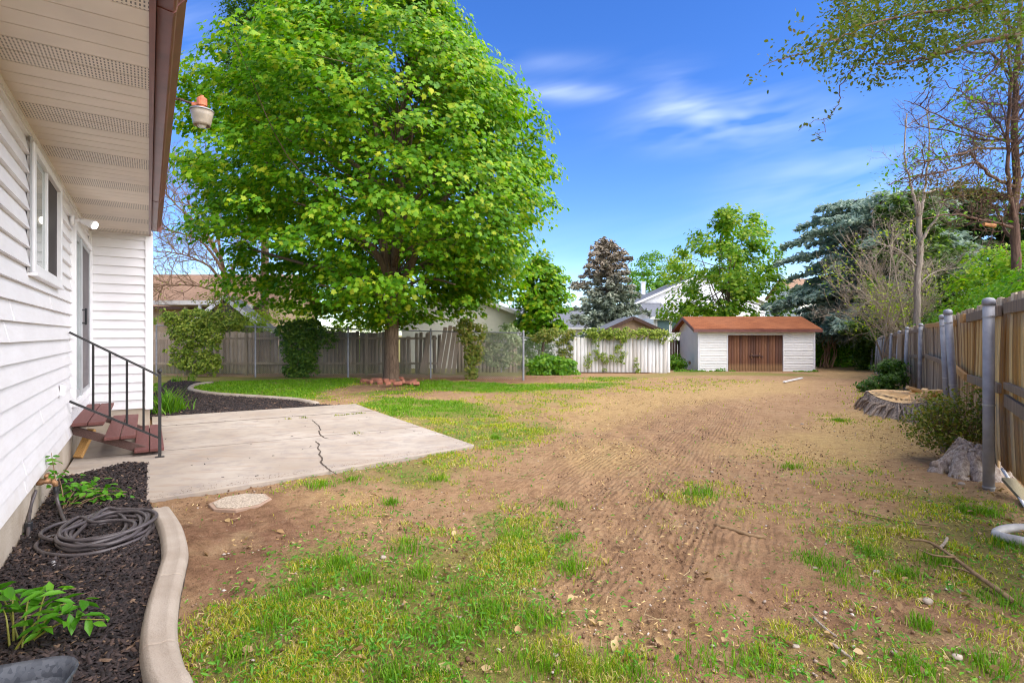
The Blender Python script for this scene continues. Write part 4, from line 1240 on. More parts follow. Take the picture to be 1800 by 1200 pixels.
for z in (.1, 1.0):
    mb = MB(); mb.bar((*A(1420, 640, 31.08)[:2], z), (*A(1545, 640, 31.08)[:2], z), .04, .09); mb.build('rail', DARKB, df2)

# ------------------------------------------------------------------ shed
SY = -.03
def S(x, y, z): return np.array((8.46 + x * math.cos(SY) - y * math.sin(SY), 24.55 + x * math.sin(SY) + y * math.cos(SY), z))
SW, SD, SZ = 5.2, 3.0, 1.70
shed = root('garden_shed', S(SW / 2, SD / 2, -.28), 'white sided garden shed with orange brown roof and double doors', 'shed')
DX0, DX1 = 1.33, 3.78
mb = MB()
lap(mb, lambda s, z, o: S(s, -o, z), .07, SW - .07, -.27, 1.66, .118, holes=((DX0, DX1, -.4, 1.42),), dutch=True)
mb.build('front_siding', SHEDW, shed)
mb = MB()
z = -.27
while z < 2.17:     # gable end: courses narrow towards the ridge
    zt = z + .118
    def lim(h): return (0.0, SD) if h < SZ else (SD / 2 * (h - SZ) / .50, SD - SD / 2 * (h - SZ) / .50)
    a, b = lim(z); c_, d_ = lim(min(zt, 2.19))
    mb.add([S(-.018, a, z), S(-.018, b, z), S(-.004, d_, min(zt, 2.19)), S(-.004, c_, min(zt, 2.19)), S(0, a, z), S(0, b, z)], [(0, 1, 2, 3), (4, 5, 1, 0)])
    mb.add([S(SW + .018, a, z), S(SW + .018, b, z), S(SW + .004, d_, min(zt, 2.19)), S(SW + .004, c_, min(zt, 2.19))], [(0, 1, 2, 3)])
    z = zt
sides = (MB(), MB())
for k, f in enumerate(mb.F):
    v = [mb.V[i] for i in f]; s_ = sides[0] if np.mean([q[0] for q in v]) < 11 else sides[1]; s_.add(v, [tuple(range(len(v)))])
for s_ in sides: s_.build('gable_siding', SHEDW, shed)
mb = MB()
lap(mb, lambda s, z, o: S(s, SD + o, z), 0, SW, -.27, 1.66, .118)
mb.build('back_siding', SIDING, shed)
mb = MB()
for x in (-.02, SW - .07): mb.hexa([S(x, -.026, -.3), S(x + .09, -.026, -.3), S(x + .09, .02, -.3), S(x, .02, -.3), S(x, -.026, 1.66), S(x + .09, -.026, 1.66), S(x + .09, .02, 1.66), S(x, .02, 1.66)])
for a, b, c, d in ((DX0 - .05, DX0, -.3, 1.47), (DX1, DX1 + .05, -.3, 1.47), (DX0, DX1, 1.42, 1.47)):
    mb.hexa([S(a, -.028, c), S(b, -.028, c), S(b, .02, c), S(a, .02, c), S(a, -.028, d), S(b, -.028, d), S(b, .02, d), S(a, .02, d)])
mb.each('corner_trim', WHITE, shed)
mb = MB()
def roofpt(x, y, o): 
    zz_ = SZ + .50 * (1 - abs(y - SD / 2) / (SD / 2))
    return S(x, y, zz_ + o)
for ya, yb in ((-.32, SD / 2), (SD + .32, SD / 2)):
    q = [roofpt(-.28, ya, .02), roofpt(SW + .16, ya, .02), roofpt(SW + .16, yb, .02), roofpt(-.28, yb, .02)]
    mb.hexa([*q, *[p + np.array((0, 0, .05)) for p in q]])
mb.each('roof', SHEDROOF, shed)
mb = MB()
for y in (-.335, SD + .335):
    mb.bar(roofpt(-.29, y, -.01), roofpt(SW + .17, y, -.01), .025, .13)
for x in (-.295, SW + .175):
    mb.bar(roofpt(x, -.34, -.01), roofpt(x, SD / 2, -.01), .025, .13); mb.bar(roofpt(x, SD + .34, -.01), roofpt(x, SD / 2, -.01), .025, .13)
mb.each('fascia', BROWNM, shed)
mb = MB()
mb.hexa([S(-.26, -.32, 1.62), S(SW + .15, -.32, 1.62), S(SW + .15, -.0, 1.66), S(-.26, .0, 1.66), S(-.26, -.32, 1.635), S(SW + .15, -.32, 1.635), S(SW + .15, 0, 1.675), S(-.26, 0, 1.675)])
mb.build('eave', WHITE, shed)
xm = (DX0 + DX1) / 2
for a, b in ((DX0 + .01, xm - .008), (xm + .008, DX1 - .01)):
    vs = []
    x = a
    while x < b - .01:
        w = min(.125, b - x)
        o = random.uniform(0, .005)
        vs.append([S(x, -.01 - o, -.28), S(x + w - .004, -.01 - o, -.28), S(x + w - .004, .03, -.28), S(x, .03, -.28), S(x, -.01 - o, 1.41), S(x + w - .004, -.01 - o, 1.41), S(x + w - .004, .03, 1.41), S(x, .03, 1.41)])
        x += w
    dd = npmesh('door', np.array(vs), [(0, 1, 5, 4), (1, 2, 6, 5), (3, 0, 4, 7), (4, 5, 6, 7)], SHEDDOOR, shed)
    hx = b - .16 if a < xm - .2 else a + .16
    mb = MB(); mb.box(S(hx, -.03, .45), (.035, .03, .24)); mb.box(S(hx, -.045, .45), (.10, .02, .03))
    mb.build('hasp', BRASS, dd)
mb = MB(); mb.bar(S(xm - .24, -.05, .46), S(xm + .24, -.05, .46), .03, .05); mb.box(S(xm + .30, -.05, .40), (.06, .03, .08)); mb.build('latch_bar', STRING, shed)
mb = MB(); mb.hexa([S(-.03, 1.1, .0), S(-.03, 1.4, .0), S(-.005, 1.4, .0), S(-.005, 1.1, .0), S(-.03, 1.1, .14), S(-.03, 1.4, .14), S(-.005, 1.4, .14), S(-.005, 1.1, .14)]); mb.build('vent', BRASS, shed)

# ------------------------------------------------------------------ houses and sheds beyond the fences
def gable_house(name, label, x0, x1, y0, y1, zb, ze, zr, wallm, roofm, axis='y', over=.35, siding=True, cat='house'):
    """ridge along y: the gable faces the camera; ridge along x: an eave does"""
    r = root(name, ((x0 + x1) / 2, (y0 + y1) / 2, zb), label, cat)
    mb = MB()
    xm, ym = (x0 + x1) / 2, (y0 + y1) / 2
    if siding:
        z = zb
        while z < zr - .03:
            zt = min(z + .16, zr - .005)
            def lx(h): return (x0, x1) if h <= ze or axis == 'x' else (x0 + (xm - x0) * (h - ze) / (zr - ze), x1 - (x1 - xm) * (h - ze) / (zr - ze))
            if axis == 'y' or z < ze - .02:
                (a, b), (c, d) = lx(z), lx(min(zt, ze) if axis == 'x' else zt)
                zq = min(zt, ze) if axis == 'x' else zt
                mb.add([(a, y0 - .02, z), (b, y0 - .02, z), (d, y0 - .004, zq), (c, y0 - .004, zq), (a, y0, z), (b, y0, z)], [(0, 1, 2, 3), (4, 5, 1, 0)])
            z = zt
    if axis == 'y':
        mb.add([(x0, y0, zb), (x1, y0, zb), (x1, y1, zb), (x0, y1, zb), (x0, y0, ze), (x1, y0, ze), (x1, y1, ze), (x0, y1, ze), (xm, y0, zr), (xm, y1, zr)],
               [(0, 1, 5, 8, 4), (1, 2, 6, 5), (2, 3, 7, 9, 6), (3, 0, 4, 7)])
    else:
        mb.add([(x0, y0, zb), (x1, y0, zb), (x1, y1, zb), (x0, y1, zb), (x0, y0, ze), (x1, y0, ze), (x1, y1, ze), (x0, y1, ze), (x0, ym, zr), (x1, ym, zr)],
               [(0, 1, 5, 4), (1, 2, 6, 9, 5), (2, 3, 7, 6), (3, 0, 4, 8, 7)])
    mb.build('wall', wallm, r)
    mb = MB(); tr = MB()
    if axis == 'y':
        for xa in (x0, x1):
            sx = 1 if xa > xm else -1
            sl = (zr - ze) / abs(xm - xa)
            e = (xa + sx * over, ze - sl * over)
            q = [(e[0], y0 - over, e[1] + .02), (e[0], y1 + over, e[1] + .02), (xm, y1 + over, zr + .02), (xm, y0 - over, zr + .02)]
            mb.hexa([*q, *[(p[0], p[1], p[2] + .09) for p in q]])
            tr.bar((e[0], y0 - over - .02, e[1] + .02), (xm, y0 - over - .02, zr + .02), .03, .17)
            tr.bar((e[0] + sx * .02, y0 - over, e[1] + .03), (e[0] + sx * .02, y1 + over, e[1] + .03), .03, .15)
    else:
        for ya in (y0, y1):
            sy = 1 if ya > ym else -1
            sl = (zr - ze) / abs(ym - ya)
            e = (ya + sy * over, ze - sl * over)
            q = [(x0 - over, e[0], e[1] + .02), (x1 + over, e[0], e[1] + .02), (x1 + over, ym, zr + .02), (x0 - over, ym, zr + .02)]
            mb.hexa([*q, *[(p[0], p[1], p[2] + .09) for p in q]])
            tr.bar((x0 - over, e[0] + sy * .02, e[1] + .03), (x1 + over, e[0] + sy * .02, e[1] + .03), .03, .16)
    mb.each('roof', roofm, r)
    tr.each('fascia', WHITE if wallm is not TAN else DARKB, r)
    return r
CREAM = m_plain('cream_siding', (.80, .76, .66), .5, var=.05)
gable_house('garage', 'cream sided garage gable behind the maple and chain link fence', -5.5, .2, 27, 33, -.3, 2.45, 3.55, CREAM, GREYROOF, cat='garage')
gable_house('brown_shed', 'small tan gable shed with dark roof behind the white panel', 5.05, 8.0, 29.3, 33, -.3, 1.62, 2.28, TAN, GREYROOF, over=.3, siding=False, cat='shed')
fh = gable_house('white_house', 'large white two storey house half hidden by the tree behind the shed', 11.0, 22.0, 47, 58, -.4, 4.2, 6.6, WHITE, GREYROOF)
mb = MB(); mb.add([(11.4, 43.5, -.4), (15.5, 43.5, -.4), (15.5, 46.98, -.4), (11.4, 46.98, -.4), (11.4, 43.5, 2.75), (15.5, 43.5, 2.75), (15.5, 46.98, 2.75), (11.4, 46.98, 2.75)], [(0, 1, 5, 4), (1, 2, 6, 5), (3, 0, 4, 7)])
mb.build('lower_wing', WHITE, fh)
mb = MB(); q = [(11.0, 43.1, 2.72), (13.1, 43.1, 2.72), (12.9, 46.9, 4.05), (11.0, 46.9, 4.05)]; mb.hexa([*q, *[(p[0], p[1], p[2] + .1) for p in q]])
mb.build('lower_roof', GREYROOF, fh)
mb = MB(); mb.hexa([(11.0, 43.05, 2.62), (15.9, 43.05, 2.62), (15.9, 43.09, 2.62), (11.0, 43.09, 2.62), (11.0, 43.05, 2.82), (15.9, 43.05, 2.82), (15.9, 43.09, 2.82), (11.0, 43.09, 2.82)]); mb.build('eave_board', WHITE, fh)
for a, b in ((11.68, 12.62), (12.86, 13.5)):
    mb = MB(); mb.box(((a + b) / 2, 43.46, 2.05), (b - a + .16, .07, 1.12)); w_ = mb.build('window', WHITE, fh)
    mb = MB(); mb.box(((a + b) / 2, 43.42, 2.05), (b - a, .02, .96)); mb.build('pane', WINDK, w_)
mb = MB(); mb.box((12.0, 49.5, 5.6), (.35, .35, 1.1)); mb.box((12.0, 49.5, 6.17), (.45, .45, .08)); mb.build('chimney', WHITE, fh)
gable_house('white_house', 'far white house with grey roof left of the bluish spruce', -1.2, 5.6, 42, 50, -.4, 2.0, 3.6, WHITE, GREYROOF, axis='x')
gable_house('tan_roof_house', 'distant house with tan roof peeking above the shed tree', 32.0, 42.0, 60, 68, -.4, 5.6, 7.9, CREAM, BROWNROOF, axis='x')
nh = gable_house('brown_roof_house', 'neighbouring house with tan brown roof at far left behind bare twigs', -24.0, -13.2, 28.5, 36.5, -.3, 3.0, 4.9, TAN, BROWNROOF, axis='x', over=.5)
cp = root('carport', (-14.5, 25.0, 0), 'flat carport with peeling white fascia beside the wing wall', 'carport')
mb = MB(); mb.box((-15.2, 26.2, 2.86), (3.6, 3.4, .08)); mb.build('roof', GREYB, cp)
mb = MB(); mb.box((-15.2, 24.46, 2.85), (3.7, .05, .20)); mb.box((-13.36, 26.2, 2.85), (.05, 3.4, .18)); mb.each('fascia', WHITEB, cp)
for x, y in ((-14.2, 24.6), (-13.5, 27.5), (-16.6, 24.6), (-16.6, 27.5)):
    mb = MB(); mb.box((x, y, 1.25), (.12, .12, 3.12)); mb.build('post', WHITE, cp)
gable_house('dark_gable_shed', 'dark olive gable shed with white roof edge under the maple', -14.3, -10.7, 23.6, 24.5, -.3, 1.55, 3.0, m_plain('olive_shed_wall', (.10, .095, .06), .8), GREYROOF, over=.15, siding=False, cat='shed')

# ------------------------------------------------------------------ stump, roots and small things by the right fence
st_ = root('tree_stump', (6.9, 9.6, 0), 'large freshly cut tree stump with ridged bark against the fence', 'tree stump')
top = [(7.14, 10.85, .27), (6.86, 10.2, .24), (6.70, 9.55, .22), (6.68, 9.05, .25), (6.74, 8.72, .33), (6.90, 8.56, .42), (7.08, 8.62, .47), (7.22, 9.1, .44), (7.45, 9.7, .36), (7.72, 10.3, .31), (7.75, 10.8, .29), (7.45, 11.05, .28)]
tc = catmull(top + [top[0]], 14)[:-1]; n = len(tc); cen = tc.mean(0)
mb = MB(); vs = []; LVS = 6
for k in range(LVS + 1):
    f = k / LVS
    for j in range(n):
        p = tc[j]; d = p[:2] - cen[:2]; d = d / np.linalg.norm(d)
        rid = .06 * (vnoise(j * .55 + f * .5, 3.1 + f, 4) - .4) * (1 + f) + .09 * (vnoise(j * .14, f * .8, 6) - .4) + .03 * (vnoise(j * 1.3, f * 2, 16) - .5)
        e = p[:2] + d * (.02 + .26 * f ** 2.0 + rid * (0 if k == 0 else 1))
        zb = float(gz(e[0], e[1])) - .08
        vs.append((e[0], e[1], p[2] - .004 - (p[2] - zb) * f))
mb.add(vs, [(k * n + j, k * n + (j + 1) % n, (k + 1) * n + (j + 1) % n, (k + 1) * n + j) for k in range(LVS) for j in range(n)])
for j in range(0, n, 2):     # shaggy ridges of bark running down into the roots
    p = tc[j]; d = p[:2] - cen[:2]; d = d / np.linalg.norm(d); sd = np.array((-d[1], d[0])) * random.uniform(-.06, .06)
    fl_ = random.uniform(.16, .36)
    q = [np.array((*(p[:2] + d * .01), p[2] - random.uniform(.0, .05))), np.array((*(p[:2] + d * (.05 + random.uniform(-.01, .03)) + sd * .4), p[2] * .62)), np.array((*(p[:2] + d * fl_ * .55 + sd), .10)), np.array((*(p[:2] + d * fl_ + sd * 1.6), float(gz(p[0], p[1])) - .02))]
    r0 = random.uniform(.016, .034); cq = catmull(q, 4); mb.tube(cq, np.linspace(r0, r0 * random.uniform(.5, 1.1), len(cq)), 5)
mb.build('bark', STUMPB, st_, smooth=True)
mb = MB(); vs = [tuple(p) for p in tc]; inner = []
for f in (.66, .33):
    for p in tc:
        q = cen + (p - cen) * f
        inner.append((q[0], q[1], q[2] + random.uniform(-.022, .016)))
mb.add(vs + inner + [tuple(cen)], [(r_ * n + j, r_ * n + (j + 1) % n, (r_ + 1) * n + (j + 1) % n, (r_ + 1) * n + j) for r_ in range(2) for j in range(n)] + [(2 * n + j, 2 * n + (j + 1) % n, 3 * n) for j in range(n)])
mb.build('cut_face', STUMPT, st_)
mb = MB(); cr = catmull([(6.98, 10.5, .278), (6.90, 10.0, .262), (6.86, 9.6, .258), (6.88, 9.25, .277), (6.97, 8.98, .332)], 5)
for a, b in zip(cr[:-1], cr[1:]):
    d = (b - a)[:2]; s_ = np.array((-d[1], d[0], 0)) / np.linalg.norm(d) * .018
    up = np.array((0, 0, .016)); mb.add([a - s_ + up, a + s_ + up, b + s_ + up, b - s_ + up], [(0, 1, 2, 3)])
mb.build('split', CRACK, st_)
for k in range(16):
    a = random.uniform(0, 6.28); c = np.array((6.93 + random.uniform(-.15, .16), 8.85 + random.uniform(-.15, .3), .44 + random.uniform(-.03, .05)))
    d = np.array((math.cos(a), math.sin(a), random.uniform(-.3, .3))) * random.uniform(.07, .16)
    mb = MB(); mb.bar(c - d, c + d, random.uniform(.05, .11), random.uniform(.03, .06)); mb.build('splinter', STUMPT, st_, bevel=.004)
for a, b, c in () and (((6.75, 9.1), (6.35, 8.75), .11), ((6.8, 9.9), (6.35, 9.9), .10), ((6.95, 10.6), (6.6, 10.9), .09)):
    mb = MB(); mb.tube(catmull([(*a, .12), ((a[0] + b[0]) / 2, (a[1] + b[1]) / 2, .06), (*b, -.06)], 4), [c] * 4 + [c * .9] * 4 + [c * .5], 9); mb.build('root_flare', STUMPB, st_, smooth=True)
def lump(c, s, seed, n=18, m=12, amp=.28):
    vs = []; 
    for i in range(m + 1):
        ph = math.pi * i / m
        for j in range(n):
            th = 2 * math.pi * j / n
            d = np.array((math.sin(ph) * math.cos(th), math.sin(ph) * math.sin(th), math.cos(ph)))
            q = 1 + amp * (float(fbm(d[0] * 2 + seed, d[1] * 2 + d[2] * 1.7, seed, 3)) - .5) * 2
            vs.append(np.array(c) + d * np.array(s) * q)
    return vs, [(i * n + j, i * n + (j + 1) % n, (i + 1) * n + (j + 1) % n, (i + 1) * n + j) for i in range(m) for j in range(n)]
RTB = [((4.50, 5.40), (4.36, 5.28), .085, .24), ((4.56, 5.36), (4.50, 5.18), .075, .26), ((4.64, 5.35), (4.63, 5.16), .085, .27), ((4.72, 5.37), (4.76, 5.2), .08, .25), ((4.78, 5.42), (4.9, 5.32), .075, .22), ((4.48, 5.5), (4.3, 5.5), .07, .2)]
rt = root('root_stump', (4.65, 5.5, 0), 'bleached old root stump under the shrub beside the near post', 'tree stump')
mb = MB(); mb.add(*lump((4.62, 5.48, .06), (.17, .14, .22), 3, 36, 24, amp=.35));
for a, b, r0, h0 in RTB:
    mb.tube(catmull([(*((np.array(a) + (4.62, 5.48)) / 2), h0), (*a, h0 * .72), ((a[0] * .4 + b[0] * .6), (a[1] * .4 + b[1] * .6), h0 * .25), (*b, -.05)], 5) + rng.normal(0, .006, (16, 3)), np.linspace(r0 * .75, r0 * 1.15, 16), 9)
mb.build('trunk', ROTW, rt, smooth=True)
mb = MB(); mb.tube(catmull([A(1698, 778, 5.6), A(1680, 795, 5.6), A(1662, 812, 5.55), A(1640, 818, 5.5)], 6), np.linspace(.085, .04, 19), 9); mb.build('root', STUMPB, rt, smooth=True)
mb = MB(); mb.add(*lump(A(1663, 788, 6.0), (.06, .05, .05), 8)); mb.build('knot', ROTW, rt, smooth=True)
p = [A(1762, 824, 5.0), A(1780, 852, 4.68), A(1800, 886, 4.35), A(1830, 930, 3.95)]
mb = MB(); mb.tube(catmull(p, 4), .0135, 10); tag(mb.build('plastic_pipe', PVC, None, smooth=True), 'thin white plastic pipe lying along the foot of the fence', 'pipe')
c = G(1815, 948, .02)
mb = MB(); rr = [(c[0] + .19 * math.cos(a), c[1] + .17 * math.sin(a) * 1.0, .035 + .012 * math.sin(2 * a)) for a in np.linspace(0, 2 * math.pi, 33)]
mb.tube(rr, .030, 10, cap=False); tag(mb.build('plastic_ring', m_plain('dirty_white_plastic', (.52, .50, .46), .6, var=.3, scale=9), None, smooth=True), 'weathered white plastic ring half sunk in grass near the fence', 'plastic ring')
mb = MB(); mb.bar(A(1772, 842, 4.75), A(1830, 905, 4.2), .09, .03); tag(mb.build('fallen_board', GREYB), 'grey board lying on leaves beneath the near end of the fence', 'board')
p = [G(1600, 948, .04), G(1635, 953, .05), G(1680, 982, .05), G(1720, 1012, .04), G(1760, 1040, .03), G(1782, 1058, .02)]
br_ = root('fallen_branch', p[2], 'long bare brown branch lying in the grass at lower right', 'branch')
mb = MB(); mb.tube(catmull(p, 5), np.linspace(.007, .016, 26), 7); mb.build('stem', STICKM, br_, smooth=True)
mb = MB(); mb.tube(catmull([p[2] + np.array((0, 0, .01)), G(1640, 975, .05), G(1610, 962, .03)], 5), np.linspace(.008, .003, 11), 6); mb.tube(catmull([p[3], G(1690, 1000, .03), G(1650, 992, .03)], 5), np.linspace(.008, .003, 11), 6); mb.build('twig', STICKM, br_, smooth=True)
STK = [([(1257, 922), (1290, 931), (1318, 940), (1346, 945)], .012, 'short brown stick lying on bare soil near the middle'), ([(1490, 895), (1530, 905), (1580, 915), (1650, 925)], .006, 'thin straw coloured twig lying at the edge of the right grass'),
       ([(1430, 1085), (1452, 1105), (1470, 1118)], .006, 'pale broken stick in the lower right weeds'), ([(1462, 1130), (1485, 1148), (1500, 1160)], .007, 'second pale stick below the broken one at lower right'),
       ([(1155, 853), (1163, 862), (1170, 874)], .006, 'small dark twig on the tilled soil'), ([(1665, 945), (1660, 955), (1652, 962)], .010, 'little white curved root piece beside the long branch')]
for pl, r_, lb in STK:
    mb = MB(); q = [G(a, b, r_ + .008) for a, b in pl]; mb.tube(catmull(q, 4), r_, 6); tag(mb.build('stick', STICKM if 'white' not in lb and 'pale' not in lb else ROTW, None, smooth=True), lb, 'stick')
p = [G(1378, 671, .04), G(1410, 664, .04)]
mb = MB(); mb.bar(p[0], p[1], .07, .04); tag(mb.build('white_lath', WHITE), 'white wooden lath lying on soil before the shed doors', 'board')
# bricks round the maple
bb0 = [(640, 669), (650, 671), (662, 667), (668, 672), (676, 668), (683, 673), (690, 669), (699, 674), (707, 671), (716, 673), (726, 670), (732, 674), (704, 665), (684, 664)]
for k, (a, b) in enumerate(bb0):
    c = G(a, b, .06 + .03 * (k % 3)); mb = MB()
    R = np.array(Matrix.Rotation(random.uniform(0, 3), 3, 'Z') @ Matrix.Rotation(random.uniform(-.5, .5), 3, 'X'))
    mb.box(c, (random.uniform(.16, .30), random.uniform(.12, .2), .10), R=R)
    tag(mb.build('brick', BRICKM, None, bevel=.012), 'broken terracotta brick heaped around the foot of the maple', 'brick', 'bricks around the maple')
PALEST = m_plain('pale_stone', (.38, .32, .26), .85, var=.3, scale=20)
STN = [((1388, 1001), .03, 'round pale stone at the left edge of the small grass patch'), ((1432, 998), .028, 'pale stone on the small grass patch at right'), ((1398, 1135), .028, 'cream stone on the lower right soil'), ((1683, 1154), .035, 'large pale stone in the bottom right grass'),
       ((1541, 1004), .035, 'tan stone at the edge of the right grass bank'), ((1631, 1056), .045, 'grey stone on bare soil under the right grass'), ((674, 979), .035, 'flat pale stone on the foreground grass'), ((1475, 915), .022, 'small white stone on soil near the right weeds'),
       ((1251, 829), .03, 'pale stone at the head of the tyre marks'), ((1410, 745), .04, 'white stone on the sawdust left of the stump'), ((976, 1151), .025, 'white stone in the bottom centre grass'), ((1690, 850), .05, 'flat whitish stone before the old root stump')]
for k, (q, r_, lb) in enumerate(STN):
    c = G(*q, r_ * .3); mb = MB(); r_ *= .62; mb.add(*lump(c, (r_, r_ * .8, r_ * .55), k + 20, 10, 7, .3)); tag(mb.build('stone', PALEST, None, smooth=True), lb, 'stone')

# ------------------------------------------------------------------ trees
def base_at(px, Y):
    x = (px - CX) / FPX * Y
    return np.array((x, Y, float(gz(x, Y))))
def prof_r(prof, z, th):
    """crown half width at height z and bearing th from a silhouette [(z, left, right)]"""
    zs = [p[0] for p in prof]
    L_ = np.interp(z, zs, [p[1] for p in prof]); R_ = np.interp(z, zs, [p[2] for p in prof])
    c = np.cos(th)
    return R_ * (1 + c) / 2 + L_ * (1 - c) / 2
def crown(name, axis, prof, n, per, csize, lsize, shape, faces, mat, parent, inner=.45, droop=.35, seed=1, flat=.42, gap=0.0, out=.5, window=0.0):
    """leaves gathered in layered sprays on the ends of the branches"""
    r = np.random.default_rng(seed)
    zs = np.array([p[0] for p in prof]); wid = np.array([(p[1] + p[2]) / 2 for p in prof])
    zz_ = r.uniform(zs[0], zs[-1], n * 8)
    keep = r.random(n * 8) < np.clip(np.interp(zz_, zs, wid) / wid.max(), .12, 1)
    zz_ = zz_[keep]; th = r.uniform(0, 2 * math.pi, len(zz_))
    f = np.sqrt(r.uniform(inner ** 2, 1.0, len(zz_)))
    lob = .84 + .42 * (fbm(th * 1.9 + 7, zz_ * .7, seed, 3) - .35)
    if gap > 0:
        ok = fbm(th * 2.2 + 3, zz_ * .8, seed + 5, 2) > gap
        zz_, th, f, lob = zz_[ok], th[ok], f[ok], lob[ok]
    if window > 0:      # thinner growth on the side where the limbs show
        near = (np.sin(th) < -.2) & (np.abs(np.cos(th)) * f < .42)
        ok = ~(near & (r.random(len(f)) < window))
        zz_, th, f, lob = zz_[ok], th[ok], f[ok], lob[ok]
    zz_, th, f, lob = zz_[:n], th[:n], f[:n], lob[:n]
    rr = prof_r(prof, zz_, th) * f * lob
    C = np.stack((axis[0] + rr * np.cos(th), axis[1] + rr * np.sin(th), zz_), 1)
    n = len(C)
    cs = csize * r.uniform(.6, 1.3, n)
    o = r.normal(size=(n, per, 3)); o /= np.linalg.norm(o, axis=2)[:, :, None]
    o *= (r.random((n, per, 1)) ** .45)
    o[:, :, 2] *= flat
    rad = np.linalg.norm(o[:, :, :2], axis=2)
    o[:, :, 2] -= droop * rad ** 2 * .6
    P = (C[:, None, :] + o * cs[:, None, None]).reshape(-1, 3)
    outd = np.stack((np.cos(th), np.sin(th), np.zeros(n)), 1)
    Nn = np.repeat(outd[:, None, :] * out, per, 1) + np.array((0, 0, .75)) + o * .5 + r.normal(0, .33, (n, per, 3))
    leaves(name, P, Nn.reshape(-1, 3), lsize * r.uniform(.65, 1.2, n * per), shape, faces, mat, parent)
    return C
def limb(mb, a, b, r0, r1, sag=.15, n=7, sides=6, wob=.05):
    a, b = np.array(a, float), np.array(b, float)
    L_ = np.linalg.norm(b - a)
    m = a * .5 + b * .5 + np.array((0, 0, -sag * L_)) + rng.normal(0, wob * L_, 3)
    mb.tube(catmull([a, m, b], n), np.linspace(r0, r1, 2 * n + 1), sides)
def broadleaf(name, label, base, trunk_r, trunk_top, prof, n, per, cs, ls, lm, bm=MAPLEBARK, shape=OVAL, faces=OVAL_F, limbs=9, group=None, seed=1, cat='tree', **kw):
    r = root(name, base, label, cat, group)
    top = np.array((base[0] + random.uniform(-.2, .2), base[1], trunk_top))
    mb = MB()
    pts = [base - np.array((0, 0, .2)), base + np.array((0, 0, .4)), (base + top) / 2 + np.array((random.uniform(-.1, .1), 0, 0)), top]
    mb.tube(catmull(pts, 5), np.interp(np.linspace(0, 1, 16), (0, .12, 1), (trunk_r * 1.4, trunk_r, trunk_r * .35)), 9)
    C = crown('crown', base, prof, n, per, cs, ls, shape, faces, lm, r, seed=seed, **kw)
    for k in range(limbs):
        c = C[int(len(C) * k / limbs)]
        f = random.uniform(.35, .95)
        a = base + (top - base) * f
        limb(mb, a, c, trunk_r * .35 * (1.2 - f * .6), trunk_r * .06, sag=random.uniform(-.05, .12), n=5, sides=5)
    mb.build('trunk', bm, r, smooth=True)
    return r, C

# the big maple
MBASE = base_at(688, 18.75)
mr = root('maple_tree', MBASE, 'big bright green maple with bricks round its foot in front of the chain link fence', 'tree')
prof = [(1.75, .3, .3), (2.35, 4.4, 3.8), (3.5, 7.4, 5.3), (5.1, 7.7, 6.0), (7.1, 7.3, 5.8), (8.7, 7.1, 6.3), (9.8, 6.0, 4.7), (11.0, 5.1, 3.6), (13.0, 4.1, 2.0), (14.6, 2.4, 1.3), (16.3, .6, .6)]
MC = crown('crown', MBASE + np.array((.05, 0, 0)), prof, 2250, 54, .70, .155, MAPLE, MAPLE_F, L_MAPLE, mr, inner=.30, seed=5, flat=.32, droop=.7, gap=.395, out=.55, window=.45)
mb = MB()
Ym = 18.75
tr = [A(688, 672, Ym), A(688, 655, Ym), A(688, 610, Ym), A(689, 560, Ym), A(690, 510, Ym), A(692, 460, Ym), A(697, 400, Ym + .1), A(700, 330, Ym + .1), A(703, 250, Ym), A(714, 160, Ym), A(722, 80, Ym), A(730, 0, Ym), A(735, -120, Ym)]
tc_ = catmull(tr, 5)
rads = np.interp(np.linspace(0, 12, len(tc_)), (0, .6, 1.5, 3, 4, 5, 7, 9, 12), (.46, .30, .25, .235, .205, .15, .12, .085, .03))
mb.tube(tc_, rads, 14)
def lpx(pts, r0, r1, dy=0.0, sides=8):
    q = [A(a, b, Ym + dy * i / (len(pts) - 1)) for i, (a, b) in enumerate(pts)]
    c = catmull(q, 6); mb.tube(c, np.linspace(r0, r1, len(c)), sides)
lpx([(689, 548), (684, 500), (676, 440), (668, 390), (672, 320), (664, 250), (650, 160), (640, 60)], .2, .03, -.6)
lpx([(692, 552), (702, 510), (722, 470), (735, 430), (760, 380), (800, 330), (850, 290), (900, 250)], .16, .03, -1.5)
lpx([(688, 500), (664, 450), (640, 420), (600, 390), (560, 370), (500, 350)], .13, .025, -2.2)
lpx([(689, 520), (660, 495), (610, 480), (540, 465), (450, 440), (380, 420)], .12, .02, 1.2)
lpx([(692, 500), (740, 470), (800, 455), (870, 440), (920, 430)], .11, .02, 1.5)
lpx([(698, 400), (730, 350), (770, 300), (820, 240), (850, 190)], .10, .02, .8)
lpx([(697, 360), (660, 320), (600, 270), (540, 230), (470, 200)], .10, .02, -1.2)
lpx([(702, 300), (690, 240), (660, 190), (600, 130), (560, 90)], .08, .02, 1.0)
lpx([(712, 180), (740, 140), (780, 100), (810, 70)], .07, .015, -.8)
lpx([(691, 470), (700, 430), (712, 380), (705, 300)], .12, .03, -2.8)
lpx([(690, 530), (720, 500), (760, 490), (800, 500)], .09, .02, -3.0)
lpx([(689, 530), (650, 510), (610, 510), (560, 500)], .09, .02, -3.2)
for k in range(0, len(MC), 26):
    c = MC[k]
    if c[2] < 3.8: continue
    h = np.clip(c[2] - 1.6 - random.uniform(.5, 2.0), 3.2, 13)
    i = int(np.argmin(np.abs(tc_[:, 2] - (h + .2))))
    a = tc_[i] + (c - tc_[i]) * .25
    limb(mb, tc_[i], c, .032, .006, sag=-.04, n=6, sides=5, wob=.10)
mb.build('trunk', MAPLEBARK, mr, smooth=True)

